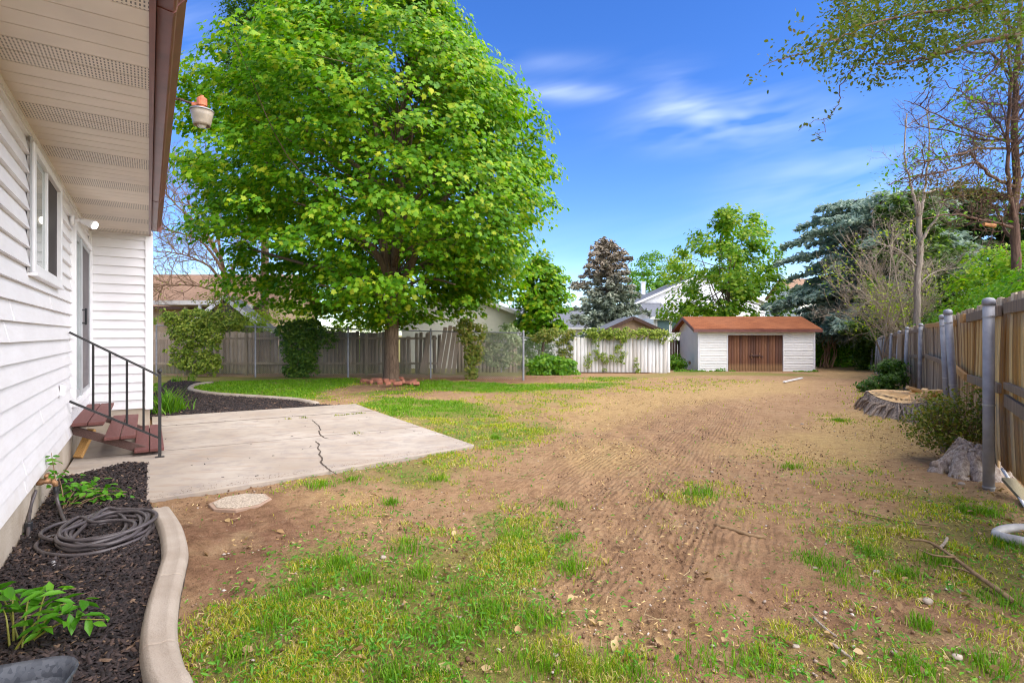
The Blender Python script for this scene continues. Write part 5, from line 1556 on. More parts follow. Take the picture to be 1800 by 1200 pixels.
# loose tall tree behind it, upper left
b = base_at(465, 27.5)
broadleaf('tall_tree', 'tall loose dark leaved tree rising behind the big maple at upper left', b, .28, 17, [(9.5, .5, .5), (11.5, 1.9, 2.6), (13.5, 2.3, 3.2), (16.0, 2.1, 3.0), (18.5, 1.9, 2.5), (20.5, .5, .6)], 620, 38, .60, .18, L_DARK, limbs=26, seed=8, gap=.34, inner=.2, flat=.8)
broadleaf('young_maple', 'smaller bright maple just right of the big maple beyond the garage', base_at(953, 25.2), .10, 3.4, [(1.2, .5, .5), (1.9, 1.3, 1.2), (3.2, 1.4, 1.4), (4.3, 1.2, 1.1), (5.3, .15, .2)], 190, 36, .42, .19, L_MAPLE, shape=MAPLE, faces=MAPLE_F, seed=11, gap=.25, inner=.2)
broadleaf('young_maple', 'broad yellow green maple standing right behind the shed roof', base_at(1280, 32), .16, 6.0, [(.6, 2.6, 2.0), (2.0, 3.9, 3.4), (4.0, 4.1, 3.9), (5.4, 3.9, 3.8), (6.6, 3.3, 3.2), (7.6, 1.8, 2.4), (8.8, .3, 1.6)], 400, 34, .54, .21, L_MAPLE2, shape=MAPLE, faces=MAPLE_F, limbs=30, seed=12, gap=.43, inner=.15, flat=.8)
broadleaf('round_tree', 'round mid green tree behind the white house and spruce', base_at(1148, 62), .25, 7, [(2.5, 2.5, 2.5), (4.5, 3.6, 3.6), (7.5, 3.6, 3.5), (9.4, 2.6, 2.6), (10.8, .5, .8)], 200, 34, .9, .34, L_LIGHT, seed=13, inner=.3)
broadleaf('backdrop_tree', 'yellow leaved tree mostly hidden behind the shed maple', base_at(1200, 52), .2, 7, [(2.5, 1.6, 1.6), (5, 2.3, 2.3), (8, 2.0, 2.0), (9.6, .4, .6)], 120, 34, .8, .30, L_YEL, seed=14, inner=.3)
for k, (px, Y, lb, w, h, mt) in enumerate(((592, 24.5, 'sunlit yellow green shrub behind the fence left of the maple trunk', 1.5, 3.1, L_YEL), (508, 25.5, 'yellowish shrub under the maple behind the darker ivy', 1.6, 3.5, L_YEL), (655, 27, 'bright green shrub directly left of the maple trunk beyond the fence', 1.2, 2.5, L_LIGHT),
                                      (447, 22.9, 'yellow green bush between the yellow green ivy and the dark ivy', .95, 3.1, L_YEL), (918, 26.5, 'green bush in shade at the garage corner', 1.0, 2.5, L_LIGHT), (945, 29, 'dark green bush beneath the young maple', 1.1, 2.3, L_DARK),
                                      (1187, 25.5, 'small bright bush in the gap left of the shed', .45, .75, L_LIGHT))):
    b = base_at(px, Y)
    broadleaf('shrub', lb, b, .05, h * .6, [(b[2] + .05, w * .6, w * .6), (b[2] + h * .35, w, w), (b[2] + h * .75, w * .8, w * .8), (b[2] + h, .15, .15)], int(60 * w + 20), 34, .36, .12, mt, limbs=6, seed=30 + k, cat='shrub', inner=.3)

broadleaf('shrub', 'shaggy brownish bush before the dark gable shed', base_at(392, 22.6), .14, 2.2, [(1.0, .7, .7), (1.9, 1.1, 1.1), (3.0, 1.0, 1.0), (3.7, .3, .3)], 60, 30, .36, .11, L_WEED, BROWNTWIG, limbs=24, seed=44, cat='shrub', inner=.2)
# conifers
def conifer(name, label, base, H_, R_, nb, mat, bark, seed, z0=.1, plume=.5, rise=.10, droop=.35, nl=.26, dens=26, pw=1.2, lift=0.0, top=.04, irr=.3):
    r_ = np.random.default_rng(seed)
    rt_ = root(name, base, label, 'tree')
    mb = MB()
    mb.tube(catmull([base - np.array((0, 0, .2)), base + np.array((0, 0, H_ * .5)), base + np.array((.1, 0, H_))], 8), np.linspace(H_ * .028, .02, 17), 8)
    P, D = [], []
    for k in range(nb):
        f = z0 + (1 - z0) * ((k + r_.random()) / nb)
        z = H_ * f
        th = k * 2.39996 + r_.uniform(-.4, .4)
        L_ = R_ * ((1 - f) ** (1 / pw) * (1 - top) + top) * r_.uniform(1 - irr, 1.08)
        a = base + np.array((0, 0, z)); d = np.array((math.cos(th), math.sin(th), 0))
        m = 12
        tt_ = np.linspace(0, 1, m)
        pts = a + d * (tt_ * L_)[:, None]
        pts[:, 2] += L_ * (rise * tt_ - droop * tt_ ** 2) + lift * tt_ * L_
        mb.tube(pts[::2], np.linspace(.012 * L_ + .012, .006, 6), 5, cap=False)
        side = np.cross(d, (0, 0, 1))
        nn = int(dens * L_)
        for q in range(nn):
            t_ = r_.uniform(.12, 1.0)
            i = t_ * (m - 1); i0 = min(int(i), m - 2); p = pts[i0] + (pts[i0 + 1] - pts[i0]) * (i - i0)
            w = plume * (1.15 - t_) * L_ * .42 + .06
            o = r_.uniform(-1, 1) * w
            sg = 1 if o > 0 else -1
            nc = 7; jz = r_.normal(0, .16) * plume
            for g in range(nc):
                e = p + side * (o * (g + 1) / nc) + d * abs(o) * .55 * (g + 1) / nc
                e = e + np.array((0, 0, (jz - .30 * abs(o)) * ((g + 1) / nc) ** 1.4)) + r_.normal(0, .05, 3)
                P.append(e); D.append(d * .55 + side * sg * .7 * min(1, abs(o) / .2) + np.array((0, 0, -.12)) + r_.normal(0, .35, 3))
    P, D = np.array(P), np.array(D)
    D /= np.linalg.norm(D, axis=1)[:, None]
    X = np.cross(D, r_.normal(0, .9, D.shape) + np.array((0, -.5, .8))); X /= np.linalg.norm(X, axis=1)[:, None]
    U = np.cross(X, D)
    B = np.stack((X, D, U), 1)
    sz = nl * r_.uniform(.6, 1.25, len(P))
    V = P[:, None, :] + np.einsum('kc,ncd->nkd', NEEDLE, B) * sz[:, None, None]
    npmesh('crown', V, NEEDLE_F, mat, rt_)
    mb.build('trunk', bark, rt_, smooth=True)
    return rt_
conifer('spruce_tree', 'greyish blue spruce with brown dead top behind the white panel', base_at(1067, 36), 8.0, 3.5, 110, L_SPRUCE, DARKBARK, 3, rise=.16, droop=.10, nl=.32, dens=15, pw=1.9, irr=.5, top=.10, plume=.7)
conifer('blue_cedar', 'large blue green atlas cedar with long drooping branches over the shed', base_at(1548, 27.3), 8.6, 6.0, 135, L_CEDAR, DARKBARK, 4, z0=.16, rise=.14, droop=.24, nl=.30, dens=22, pw=3.2, top=.30, irr=.36, plume=.62)
conifer('dark_evergreen', 'dense dark evergreen directly right of the blue cedar', base_at(1690, 29), 9.6, 4.6, 110, L_EVER, DARKBARK, 5, z0=.05, rise=.1, droop=.2, nl=.40, dens=16, pw=2.4, irr=.35, top=.15)
conifer('dark_evergreen', 'second dark evergreen at the right edge behind the dead tree', base_at(1850, 27), 9.0, 4.4, 100, L_EVER, DARKBARK, 6, z0=.05, rise=.1, droop=.2, nl=.40, dens=15, pw=2.2, irr=.35, top=.15)
conifer('juniper_tree', 'olive green juniper with feathery top behind the pale trunk', base_at(1600, 24), 7.6, 2.9, 110, L_JUN, DARKBARK, 7, z0=.08, rise=.55, droop=.1, nl=.28, dens=20, pw=2.4, irr=.4, top=.15, plume=.7)

# bare and half dead trees: limbs drawn as polylines with twigs grown on them
def twigs(mb, pts, r0, depth, L_, n, seed, up=.25, spread=.9, sides=4):
    r_ = np.random.default_rng(seed)
    def grow(p, d, L_, r, dep):
        m = 5
        q = [p]; dd = d.copy()
        for k in range(m):
            dd = dd + r_.normal(0, .20, 3) + np.array((0, 0, up * .12)); dd /= np.linalg.norm(dd)
            q.append(q[-1] + dd * L_ / m)
        q = np.array(q)
        mb.tube(q, np.linspace(r, r * .45, m + 1), sides if dep > 1 else 3, cap=False)
        if dep > 0:
            for k in range(r_.integers(3, 6)):
                i = r_.integers(1, m + 1); nd = d + r_.normal(0, spread, 3) + np.array((0, 0, up)); nd /= np.linalg.norm(nd)
                grow(q[i], nd, L_ * r_.uniform(.4, .75), r * .55, dep - 1)
    pts = np.array(pts); T = np.gradient(pts, axis=0); T /= np.linalg.norm(T, axis=1)[:, None]
    for k in range(n):
        i = int(r_.uniform(.15, 1) * (len(pts) - 1))
        d = T[i] + r_.normal(0, spread, 3) + np.array((0, 0, up)); d /= np.linalg.norm(d)
        grow(pts[i], d, L_ * r_.uniform(.6, 1.2), r0, depth)
def limbs_px(mb, lst, Y, jit=1.0, seed=1, sides=7):
    out = []
    for k, (pl, r0, r1, dy) in enumerate(lst):
        q = catmull([A(a, b, Y + dy * i / (len(pl) - 1)) for i, (a, b) in enumerate(pl)], 5)
        q = q + rng.normal(0, .012, q.shape)
        mb.tube(q, np.linspace(r0, r1, len(q)), sides); out.append(q)
    return out
Yd = 12.5
dt = root('dead_tree', base_at(1788, Yd + .2), 'tall dark half dead tree with bare tangled branches at right edge', 'tree')
mb = MB()
b0 = base_at(1788, Yd); 
lm = limbs_px(mb, [([(1790, 690), (1788, 560), (1786, 470), (1784, 380), (1787, 300), (1783, 200), (1790, 100), (1795, -30)], .115, .045, 0),
    ([(1786, 410), (1775, 330), (1770, 250), (1778, 150), (1768, 50)], .05, .02, -.5), ([(1783, 330), (1742, 309), (1716, 286), (1670, 300), (1600, 312), (1558, 327)], 0.040, .008, -1.2),
    ([(1779, 249), (1742, 241), (1697, 227), (1663, 210), (1617, 187), (1589, 178)], 0.026, .006, -1.0), ([(1779, 245), (1725, 246), (1697, 238), (1634, 224), (1609, 218)], 0.030, .006, .8),
    ([(1778, 250), (1765, 235), (1748, 207), (1725, 187)], 0.026, .008, .5), ([(1784, 186), (1731, 181), (1690, 170)], 0.020, .006, -1), ([(1779, 262), (1719, 263), (1654, 280), (1609, 282)], 0.033, .006, -1.5),
    ([(1784, 430), (1765, 400), (1750, 367), (1710, 310)], 0.040, .012, .8), ([(1784, 400), (1727, 387), (1683, 377), (1620, 385)], 0.033, .01, -1), ([(1787, 150), (1750, 100), (1700, 90), (1660, 60)], 0.033, .01, 1.0),
    ([(1790, 120), (1820, 60), (1850, 0)], 0.040, .02, 0), ([(1784, 370), (1830, 320), (1880, 260)], 0.046, .02, .5), ([(1787, 280), (1840, 240), (1900, 200)], 0.033, .02, -.5), ([(1792, 60), (1750, 20), (1700, -10), (1660, -20)], 0.026, .01, -.6), ([(1786, 350), (1740, 340), (1690, 345), (1640, 360)], 0.026, .008, 1.2)], Yd)
for k, q in enumerate(lm):
    twigs(mb, q[len(q) // 4:] if k < 2 else q, .012 if k > 1 else .016, 2, .6 if k > 1 else .9, 13 if k > 1 else 26, 50 + k, up=.2)
mb.build('trunk', DARKBARK, dt, smooth=True)
mb = MB(); mb.tube([A(1729, 394, 12.0), A(1748, 397, 12.1)], [.035, .05], 8); mb.build('broken_stub', m_plain('split_orange_wood', (.45, .2, .07), .8, var=.3), dt)
P = []
for q in lm:
    for k in range(2):
        c = q[random.randrange(len(q) // 3, len(q))]
        P.append(c + rng.normal(0, .22, (34, 3)))
P = np.concatenate(P)
leaves('sparse_leaves', P, rng.normal(0, .5, P.shape) + np.array((0, 0, .7)), rng.uniform(.06, .12, len(P)), OVAL, OVAL_F, L_LIGHT, dt)
P = np.concatenate([A(a, b, 12.3) + rng.normal(0, 1, (n_, 3)) * np.array((s1, .3, s2)) for a, b, s1, s2, n_ in ((1712, 262, .14, .12, 420), (1690, 278, .25, .07, 300), (1735, 330, .35, .2, 500), (1630, 315, .2, .12, 380), (1610, 270, .12, .08, 160), (1665, 325, .3, .15, 420))])
D_ = rng.normal(0, .8, P.shape) + np.array((0, 0, .3))
leaves('brown_needles', P, D_, rng.uniform(.04, .09, len(P)), NEEDLE, NEEDLE_F, m_leaf('olive_brown_needles', [(.10, .06, .02), (.17, .12, .03), (.2, .19, .05)], .15), dt)

pt = root('pale_trunk_tree', base_at(1610, 17.5), 'slender forked tree with pale bare trunk behind the board fence', 'tree')
mb = MB()
lm = limbs_px(mb, [([(1608, 640), (1611, 580), (1613, 500), (1618, 440), (1616, 390), (1612, 355)], .11, .07, 0), ([(1614, 380), (1606, 345), (1598, 315), (1590, 270), (1592, 200)], .055, .015, 0), ([(1616, 385), (1624, 350), (1628, 310), (1634, 250), (1630, 190)], .055, .015, .4),
    ([(1617, 430), (1630, 405), (1645, 385), (1660, 350)], .06, .015, -.5), ([(1616, 500), (1640, 480), (1690, 470)], .03, .008, 0), ([(1614, 470), (1580, 440), (1540, 425)], .03, .008, -.6), ([(1625, 340), (1660, 330), (1700, 325)], .03, .008, .6)], 17.5)
for k, q in enumerate(lm): twigs(mb, q[len(q) // 3:], .010, 2, .8, 8, 80 + k, up=.3)
mb.build('trunk', GREYBARK, pt, smooth=True)
bs = root('bare_thicket', base_at(1600, 20), 'thicket of bare pale arching stems in front of the blue cedar', 'shrub')
mb = MB(); allq = []
for k in range(30):
    x0 = random.uniform(1545, 1640); ex, ey = random.uniform(1440, 1640), random.uniform(375, 560)
    pl = [(x0, 640), (x0 + (ex - x0) * .25, 600 + (ey - 600) * .25), (x0 + (ex - x0) * .6, 600 + (ey - 600) * .62), (ex, ey)]
    q = limbs_px(mb, [(pl, random.uniform(.02, .045), .006, random.uniform(-1.5, 1.5))], 20 + random.uniform(-1.2, 1.5), sides=5)[0]
    allq.append(q); twigs(mb, q, .011, 2, .9, 8, 110 + k, up=.35, spread=.7)
mb.build('stems', TWIG, bs, smooth=True)
P = np.concatenate([q[random.randrange(6, len(q))] + rng.normal(0, .28, (26, 3)) for q in allq for _ in range(2)])
leaves('new_leaves', P, rng.normal(0, .5, P.shape) + np.array((0, 0, .8)), rng.uniform(.06, .13, len(P)), OVAL, OVAL_F, L_YEL, bs)
bt = root('bare_tree', base_at(395, 24.5), 'bare brown twiggy tree at far left behind the roof edge', 'tree')
mb = MB(); allq = []
for pl, r0 in (([(396, 640), (396, 560), (398, 520), (392, 470), (370, 420), (340, 370), (320, 330)], .15), ([(396, 540), (404, 490), (420, 440), (430, 380)], .10), ([(394, 500), (370, 470), (330, 450), (285, 440)], .07), ([(393, 480), (360, 430), (320, 410), (272, 400)], .07), ([(395, 520), (360, 505), (310, 500), (270, 505)], .05), ([(392, 470), (380, 400), (372, 340), (350, 300)], .06), ([(396, 530), (430, 505), (470, 500)], .05), ([(390, 460), (350, 400), (300, 350), (282, 320)], .05)):
    q = limbs_px(mb, [(pl, r0, .012, random.uniform(-1.5, 1.5))], 24.5)[0]; allq.append(q)
    twigs(mb, q[len(q) // 4:], .022, 3, 1.7, 17, 200 + int(r0 * 1000) + pl[1][1], up=.3, spread=.75)
mb.build('trunk', BROWNTWIG, bt, smooth=True)
P = np.concatenate([q[random.randrange(8, len(q))] + rng.normal(0, .5, (20, 3)) for q in allq for _ in range(3)])
leaves('new_leaves', P, rng.normal(0, .5, P.shape) + np.array((0, 0, .8)), rng.uniform(.06, .12, len(P)), OVAL, OVAL_F, L_YEL, bt)

# overhanging limb, upper right, from a tree standing out of the picture beyond the fence
oh = root('overhanging_tree', (9.2, 6.4, 0), 'leafy tree limb reaching in over the fence at upper right', 'tree')
mb = MB()
mb.tube(catmull([(9.2, 6.4, -.2), (9.15, 6.4, 2.5), (9.0, 6.3, 4.6), (8.9, 6.2, 7.0)], 5), np.linspace(.22, .1, 16), 10)
lm = limbs_px(mb, [([(2200, -10), (2000, 30), (1850, 52), (1780, 60), (1700, 82), (1640, 98), (1600, 108), (1535, 113)], .040, .005, -.6), ([(2050, -60), (1900, -20), (1800, -10), (1700, 10), (1600, 25), (1500, 55), (1432, 88), (1345, 112)], .022, .003, -1.4),
    ([(1780, 60), (1740, 130), (1700, 160), (1650, 140)], .012, .003, -.3), ([(1640, 98), (1560, 60), (1500, 20), (1470, -20)], .012, .003, .4), ([(1850, 52), (1800, 110), (1770, 130)], .014, .004, .2), ([(1560, 40), (1510, 100), (1478, 150), (1473, 182), (1450, 207), (1405, 228)], .008, .002, -.3), ([(1450, 207), (1448, 228), (1432, 248)], .004, .002, -.1)], 6.2)
mb.build('trunk', DARKBARK, oh, smooth=True)
P = []
for q, n_, s_, lo in ((lm[0], 60, .10, .35), (lm[1], 90, .10, .3), (lm[2], 16, .07, .1), (lm[3], 40, .10, .0), (lm[4], 16, .08, .1)):
    for k in range(n_):
        c = q[int(random.uniform(lo, 1) * (len(q) - 1))] + rng.normal(0, s_, 3) * np.array((1, 1.2, .9))
        P.append(c + rng.normal(0, .055, (13, 3)))
for k in range(520):
    c = A(1830 - 370 * random.random() ** .8, random.uniform(-60, 75) + 25 * math.sin(k), random.uniform(5.4, 7.2)); P.append(c + rng.normal(0, .065, (13, 3)))
for k in range(70):
    c = A(random.uniform(1440, 1560), random.uniform(60, 150), random.uniform(5.4, 6.4)); P.append(c + rng.normal(0, .05, (9, 3)))
for q, n_ in ((lm[5], 26), (lm[6], 16)):
    P.append(q[[random.randrange(len(q) // 2, len(q)) for _ in range(n_)]] + rng.normal(0, .022, (n_, 3)))
P = np.concatenate(P)
leaves('leaves', P, rng.normal(0, .55, P.shape) + np.array((0, 0, .7)), rng.uniform(.028, .062, len(P)), OVAL, OVAL_F, m_leaf('olive_spring_leaves', [(.045, .075, .02), (.08, .125, .022), (.13, .18, .03), (.12, .09, .04)], .4), oh)

# shrubs along the right, clear of the fence
for k, (px, Y, lb, w, h, mt, cs) in enumerate(((None, 5.6, 'green bush beyond the fence at the right edge', .9, 2.5, L_LIGHT, .28), (None, 7.6, 'leafy light green shrub behind the near end of the board fence', 1.0, 2.75, L_LIGHT, .28), (None, 9.8, 'bright green bush behind the fence under the dead tree', 1.1, 2.75, L_LIGHT, .3),
        (None, 12.2, 'green bush beyond the fence at the foot of the pale trunk', 1.2, 2.8, L_LIGHT, .32), (1800, 15.5, 'tall green bush by the dead tree trunk', 1.6, 4.2, L_MAPLE2, .4), (1740, 18.5, 'tall yellowish green bush between dead tree and pale trunk', 1.8, 4.6, L_MAPLE2, .45), (None, 15.6, 'light green bush beyond the fence left of the pale trunk', 1.1, 2.5, L_LIGHT, .34), (None, 19.5, 'low green bush behind the far part of the right fence', 1.0, 2.2, L_JUN, .34),
        (1478, 29.0, 'green leafy shrub in shade behind the shed corner', 1.3, 2.6, L_LIGHT, .4), (1525, 29.2, 'dark shrub by the back fence end', 1.0, 2.3, L_DARK, .4), (1450, 29.5, 'yellow green shrub just behind the shed wall', .8, 2.3, L_MAPLE2, .4))):
    if px is None:
        q = fpt(s_at(Y)) + nr * (w + .22); b = np.array((q[0], q[1], float(gz(q[0], q[1]))))
    else:
        b = base_at(px, Y)
    n_ = int((170 if px is None else 110) * w + 30)
    broadleaf('shrub', lb, b, .05, b[2] + h * .6, [(b[2] + .1, w * .7, w * .7), (b[2] + h * .4, w, w), (b[2] + h * .8, w * .8, w * .8), (b[2] + h, .2, .2)], n_, 38, cs, .085 if px is None else .16, mt, limbs=9, seed=60 + k, cat='shrub', inner=.25, flat=.7)
ms = root('bare_shrub', base_at(1460, 27.5), 'clump of leaning brown stems beside the shed corner', 'shrub')
mb = MB()
for k in range(14):
    x0 = random.uniform(1440, 1462); limbs_px(mb, [([(x0, 645), (x0 + random.uniform(-3, 12), 620), (x0 + random.uniform(-8, 34), 590)], random.uniform(.02, .06), .012, random.uniform(-.6, .6))], 27.5, sides=5)
mb.build('stems', BROWNTWIG, ms, smooth=True)

# vines and low plants
def patch(name, label, cat, zones, ls, mat, shape=OVAL, faces=OVAL_F, seed=1, up=.4, face=(0, -1, 0)):
    """leaf cover over boxes given as (px0, py0, px1, py1, Y, depth, count)"""
    r_ = np.random.default_rng(seed); P, O = [], []
    for x0, y0, x1, y1, Y, dp, n in zones:
        per = 22; m = max(6, n // per)
        u_, v_ = r_.uniform(-1, 1, m * 2), r_.uniform(-1, 1, m * 2)
        ok = (np.abs(u_) ** 2.4 + np.abs(v_) ** 2.4) < (1.0 + 1.3 * (fbm(u_ * 2.0 + x0, v_ * 2.0 + y0, seed, 3) - .55))
        u_, v_ = u_[ok][:m], v_[ok][:m]; m = len(u_)
        stray = r_.random(m) < .10
        u_ = np.where(stray, u_ * 1.18, u_); v_ = np.where(stray, v_ * 1.12 + .04, v_)
        lumpy = fbm(u_ * 3 + x0 * .1, v_ * 3, seed + 3, 3)
        yy = Y - dp * lumpy * r_.uniform(.15, 1.15, m)
        px = (x0 + x1) / 2 + u_ * (x1 - x0) / 2; py = (y0 + y1) / 2 + v_ * (y1 - y0) / 2
        C = np.stack(((px - CX) / FPX * Y, yy, CAMH + (CY - py) / FPX * Y), 1)
        o = r_.normal(0, 1, (m, per, 3)); o /= np.linalg.norm(o, axis=2)[:, :, None]; o *= r_.random((m, per, 1)) ** .4
        cs_ = (ls * 1.5 * r_.uniform(.5, 1.4, m) * np.where(stray, .7, 1))[:, None, None]
        P.append((C[:, None] + o * cs_ * np.array((1.1, 1, .8))).reshape(-1, 3)); O.append(o.reshape(-1, 3))
    O = np.concatenate(O)
    P = np.concatenate(P)
    P[:, 2] = np.maximum(P[:, 2], gz(P[:, 0], P[:, 1]) + .02)
    o = leaves(name, P, r_.normal(0, .35, P.shape) + O * .8 + np.array((0, 0, up)) + np.array(face) * .5, ls * r_.uniform(.6, 1.25, len(P)), shape, faces, mat)
    return tag(o, label, cat)
patch('ivy', 'yellow green ivy covering the left end of the chain link fence', 'ivy', [(290, 544, 432, 582, 20.55, .75, 4200), (300, 565, 396, 612, 20.5, .6, 3200), (322, 600, 390, 660, 20.5, .5, 2600), (296, 608, 335, 634, 20.5, .35, 500), (300, 633, 340, 646, 20.5, .3, 250)], .11, L_IVY, seed=2, up=.6)
patch('ivy', 'dark ivy column under the maple on the chain link fence', 'ivy', [(488, 562, 575, 592, 20.3, .7, 2400), (498, 585, 562, 630, 20.3, .6, 2600), (506, 620, 558, 662, 20.3, .6, 2000), (545, 572, 592, 610, 20.3, .4, 700)], .11, L_IVYD, seed=3, up=.6)
patch('ivy', 'narrow olive vine climbing the chain link fence right of the maple', 'ivy', [(800, 562, 852, 600, 19.3, .6, 1100), (808, 560, 820, 585, 19.4, .2, 260), (815, 590, 846, 640, 19.3, .45, 1100), (820, 630, 840, 668, 19.3, .35, 480)], .11, L_WEED, seed=4, up=.5)
patch('vine', 'golden green vine trailing along the top of the white panel', 'vine', [(1000, 578, 1180, 595, 23.05, .55, 4200), (1030, 588, 1060, 604, 22.95, .2, 160), (1085, 588, 1100, 602, 22.95, .2, 120), (1150, 586, 1182, 602, 22.95, .3, 260)] + [(x, y, x + 10, y + 30, 22.93, .10, 60) for x, y in ((1030, 620), (1050, 605), (1060, 622), (1073, 620), (1082, 606), (1115, 625), (1044, 612), (1090, 615))], .085, L_IVY, seed=5, up=.7)
patch('vine', 'vine mound hanging over the chain link left of the white panel', 'vine', [(930, 578, 1012, 604, 23.3, .7, 2000), (980, 590, 1006, 640, 23.35, .5, 900)], .095, L_WEED, seed=6, up=.7)
patch('bush', 'pale flowering bush behind the chain link near the end post', 'bush', [(845, 582, 918, 645, 21.4, 1.0, 2600), (875, 570, 905, 592, 21.5, .5, 300)], .12, L_PALE, seed=7, up=.5)
patch('tall_weeds', 'bright tall weeds behind the end post left of the white panel', 'weeds', [(928, 626, 1006, 662, 22.4, 1.4, 2600), (985, 640, 1012, 660, 22.0, .8, 500)], .16, L_LIGHT, NEEDLE * np.array((1.6, 1, 1)), NEEDLE_F, seed=8, up=.3)
patch('dark_creeper', 'dark creeper covering the far end of the right fence', 'creeper', [(1496, 596, 1535, 662, 25.8, .8, 2600)], .12, L_IVYD, seed=9)
patch('shrub', 'green rose shrub growing against the right fence posts beyond the stump', 'shrub', [(1532, 632, 1575, 678, 15.6, .9, 1500), (1520, 655, 1560, 690, 15.0, .9, 900), (1505, 668, 1535, 686, 14.6, .6, 260)], .10, L_DARK, seed=10, up=.5)
patch('weeds', 'small green sprouts at the foot of the shed front', 'weeds', [(1228, 650, 1290, 658, 24.3, .25, 220), (1395, 650, 1438, 660, 24.0, .25, 260), (1176, 650, 1228, 658, 24.2, .5, 300)], .10, L_LIGHT, seed=11, up=.6)
# scruffy shrub over the root stump: volume of small leaves and dry stems
ss = root('scruffy_shrub', (4.95, 6.15, .1), 'scruffy half dry shrub behind the near steel post', 'shrub')
mb = MB()
c0 = np.array((4.86, 6.0, .32))
for k in range(70):
    d = rng.normal(0, 1, 3); d[2] = abs(d[2]) * .8 + .1; d /= np.linalg.norm(d)
    e = c0 + d * np.array((.42, .40, .46)) * random.uniform(.6, 1.05)
    limb(mb, c0 + rng.normal(0, .1, 3) * np.array((1, 1, .3)), e, .005, .0015, sag=-.1, n=4, sides=3, wob=.1)
mb.build('stems', STICKM, ss)
r_ = np.random.default_rng(77); n = 3400
d = r_.normal(0, 1, (n, 3)); d /= np.linalg.norm(d, axis=1)[:, None]; f = r_.random((n, 1)) ** .4
P = c0 + np.array((0, 0, .08)) + d * f * np.array((.40, .38, .36)) * (.40 + 1.25 * fbm(d[:, :1] * 3.0 + 5, d[:, 2:] * 2.5, 4, 3))
P = P[P[:, 2] > .12]
leaves('foliage', P, r_.normal(0, .5, P.shape) + d[:len(P)] * .5 + np.array((0, 0, .5)), .042 * r_.uniform(.6, 1.3, len(P)), OVAL, OVAL_F, L_WEED, ss)

# rose bush and peony by the wall, day lilies by the far bed
def herb(name, label, base, stems, lsize, mat, stemm, seed, per=7, shape=OVAL, sp=.5):
    r_ = np.random.default_rng(seed)
    rt_ = root(name, base, label, 'plant'); mb = MB(); P, N_ = [], []
    for tip, bend in stems:
        b = base + r_.normal(0, .02, 3) * np.array((1, 1, 0)); tip = np.array(tip)
        m = (b + tip) / 2 + np.array((0, 0, bend)); q = catmull([b, m, tip], 7)
        mb.tube(q, np.linspace(.0055, .002, len(q)), 5)
        for i in range(6, len(q)):
            for k in range(per):
                o = r_.normal(0, 1, 3); o[2] *= .35; o /= np.linalg.norm(o)
                L_ = lsize * r_.uniform(.5, 1.5) * sp * 2
                P.append(q[i] + o * L_); N_.append(np.array((0, 0, 1.0)) + o * .55 + r_.normal(0, .22, 3))
    leaves('foliage', np.array(P), np.array(N_), lsize * r_.uniform(.65, 1.3, len(P)), shape, OVAL_F, mat, rt_)
    mb.build('stems', stemm, rt_, smooth=True)
def leafpx(a, b, Y): return A(a, b, Y)
herb('rose_bush', 'leafy young rose bush in mulch between spigot and steps', G(112, 900, .0), [(A(90, 795, 4.45), .05), (A(100, 830, 4.4), .05), (A(130, 850, 4.5), .06), (A(165, 845, 4.6), .08), (A(190, 858, 4.6), .08), (A(215, 862, 4.6), .07), (A(150, 872, 4.4), .05), (A(120, 868, 4.35), .03), (A(180, 880, 4.45), .05), (A(222, 868, 4.55), .05)], .062, L_PEONY, BROWNTWIG, 5, per=2)
herb('peony_plant', 'bright green peony in the mulch in front of the metal tub', G(36, 1146, .0), [(A(95, 1045, 2.5), .10), (A(20, 1040, 2.45), .10), (A(150, 1068, 2.5), .10), (A(190, 1088, 2.48), .06), (A(60, 1040, 2.55), .1), (A(110, 1078, 2.4), .06), (A(-20, 1050, 2.5), .1), (A(90, 1100, 2.35), .03), (A(5, 1068, 2.4), .05)], .082, L_PEONY, m_plain('green_stem', (.22, .22, .03), .5), 6, per=1, shape=OVAL * np.array((.8, 1.15, 1.6)), sp=.34)
def blades(P, h, w, lean, mat, name, parent=None, seed=1, bend=.5):
    """grass like blades: (N,3) feet, heights, widths, lean amount"""
    r_ = np.random.default_rng(seed); n = len(P)
    th = r_.uniform(0, 2 * math.pi, n); d = np.stack((np.cos(th), np.sin(th), np.zeros(n)), 1); s_ = np.stack((-np.sin(th), np.cos(th), np.zeros(n)), 1)
    tw = r_.uniform(-.9, .9, n)[:, None]; s_ = s_ * np.cos(tw) + d * np.sin(tw)
    l = (lean * r_.uniform(.3, 1.3, n))[:, None]
    h = h[:, None]; w = w[:, None] / 2
    up = np.array((0, 0, 1.0))
    m = P + up * h * .55 * np.cos(l * .6) + d * h * .5 * np.sin(l * .6)
    t_ = m + up * h * .45 * np.cos(l * (1 + bend)) + d * h * .5 * np.sin(l * (1 + bend))
    V = np.stack((P - s_ * w, P + s_ * w, m + s_ * w * .8, m - s_ * w * .8, t_), 1)
    return npmesh(name, V, [(0, 1, 2, 3), (3, 2, 4)], mat, parent)
for k, (px, py, h, n, lb) in enumerate(((292, 728, .55, 120, 'large clump of green day lily leaves by the wing corner'), (318, 722, .36, 34, 'small day lily clump beside the larger one at the patio edge'), (310, 672, .30, 30, 'tuft of green blades at the back of the far mulch bed'), (338, 670, .30, 26, 'tuft of green blades beside the far edging end'))):
    b = G(px, py, 0); P = b + rng.normal(0, .09, (n, 3)) * np.array((1, 1, 0))
    o = blades(P, h * rng.uniform(.7, 1.2, n), np.full(n, .022), np.full(n, .9), L_LIGHT, 'day_lily', None, 20 + k); tag(o, lb, 'plant')

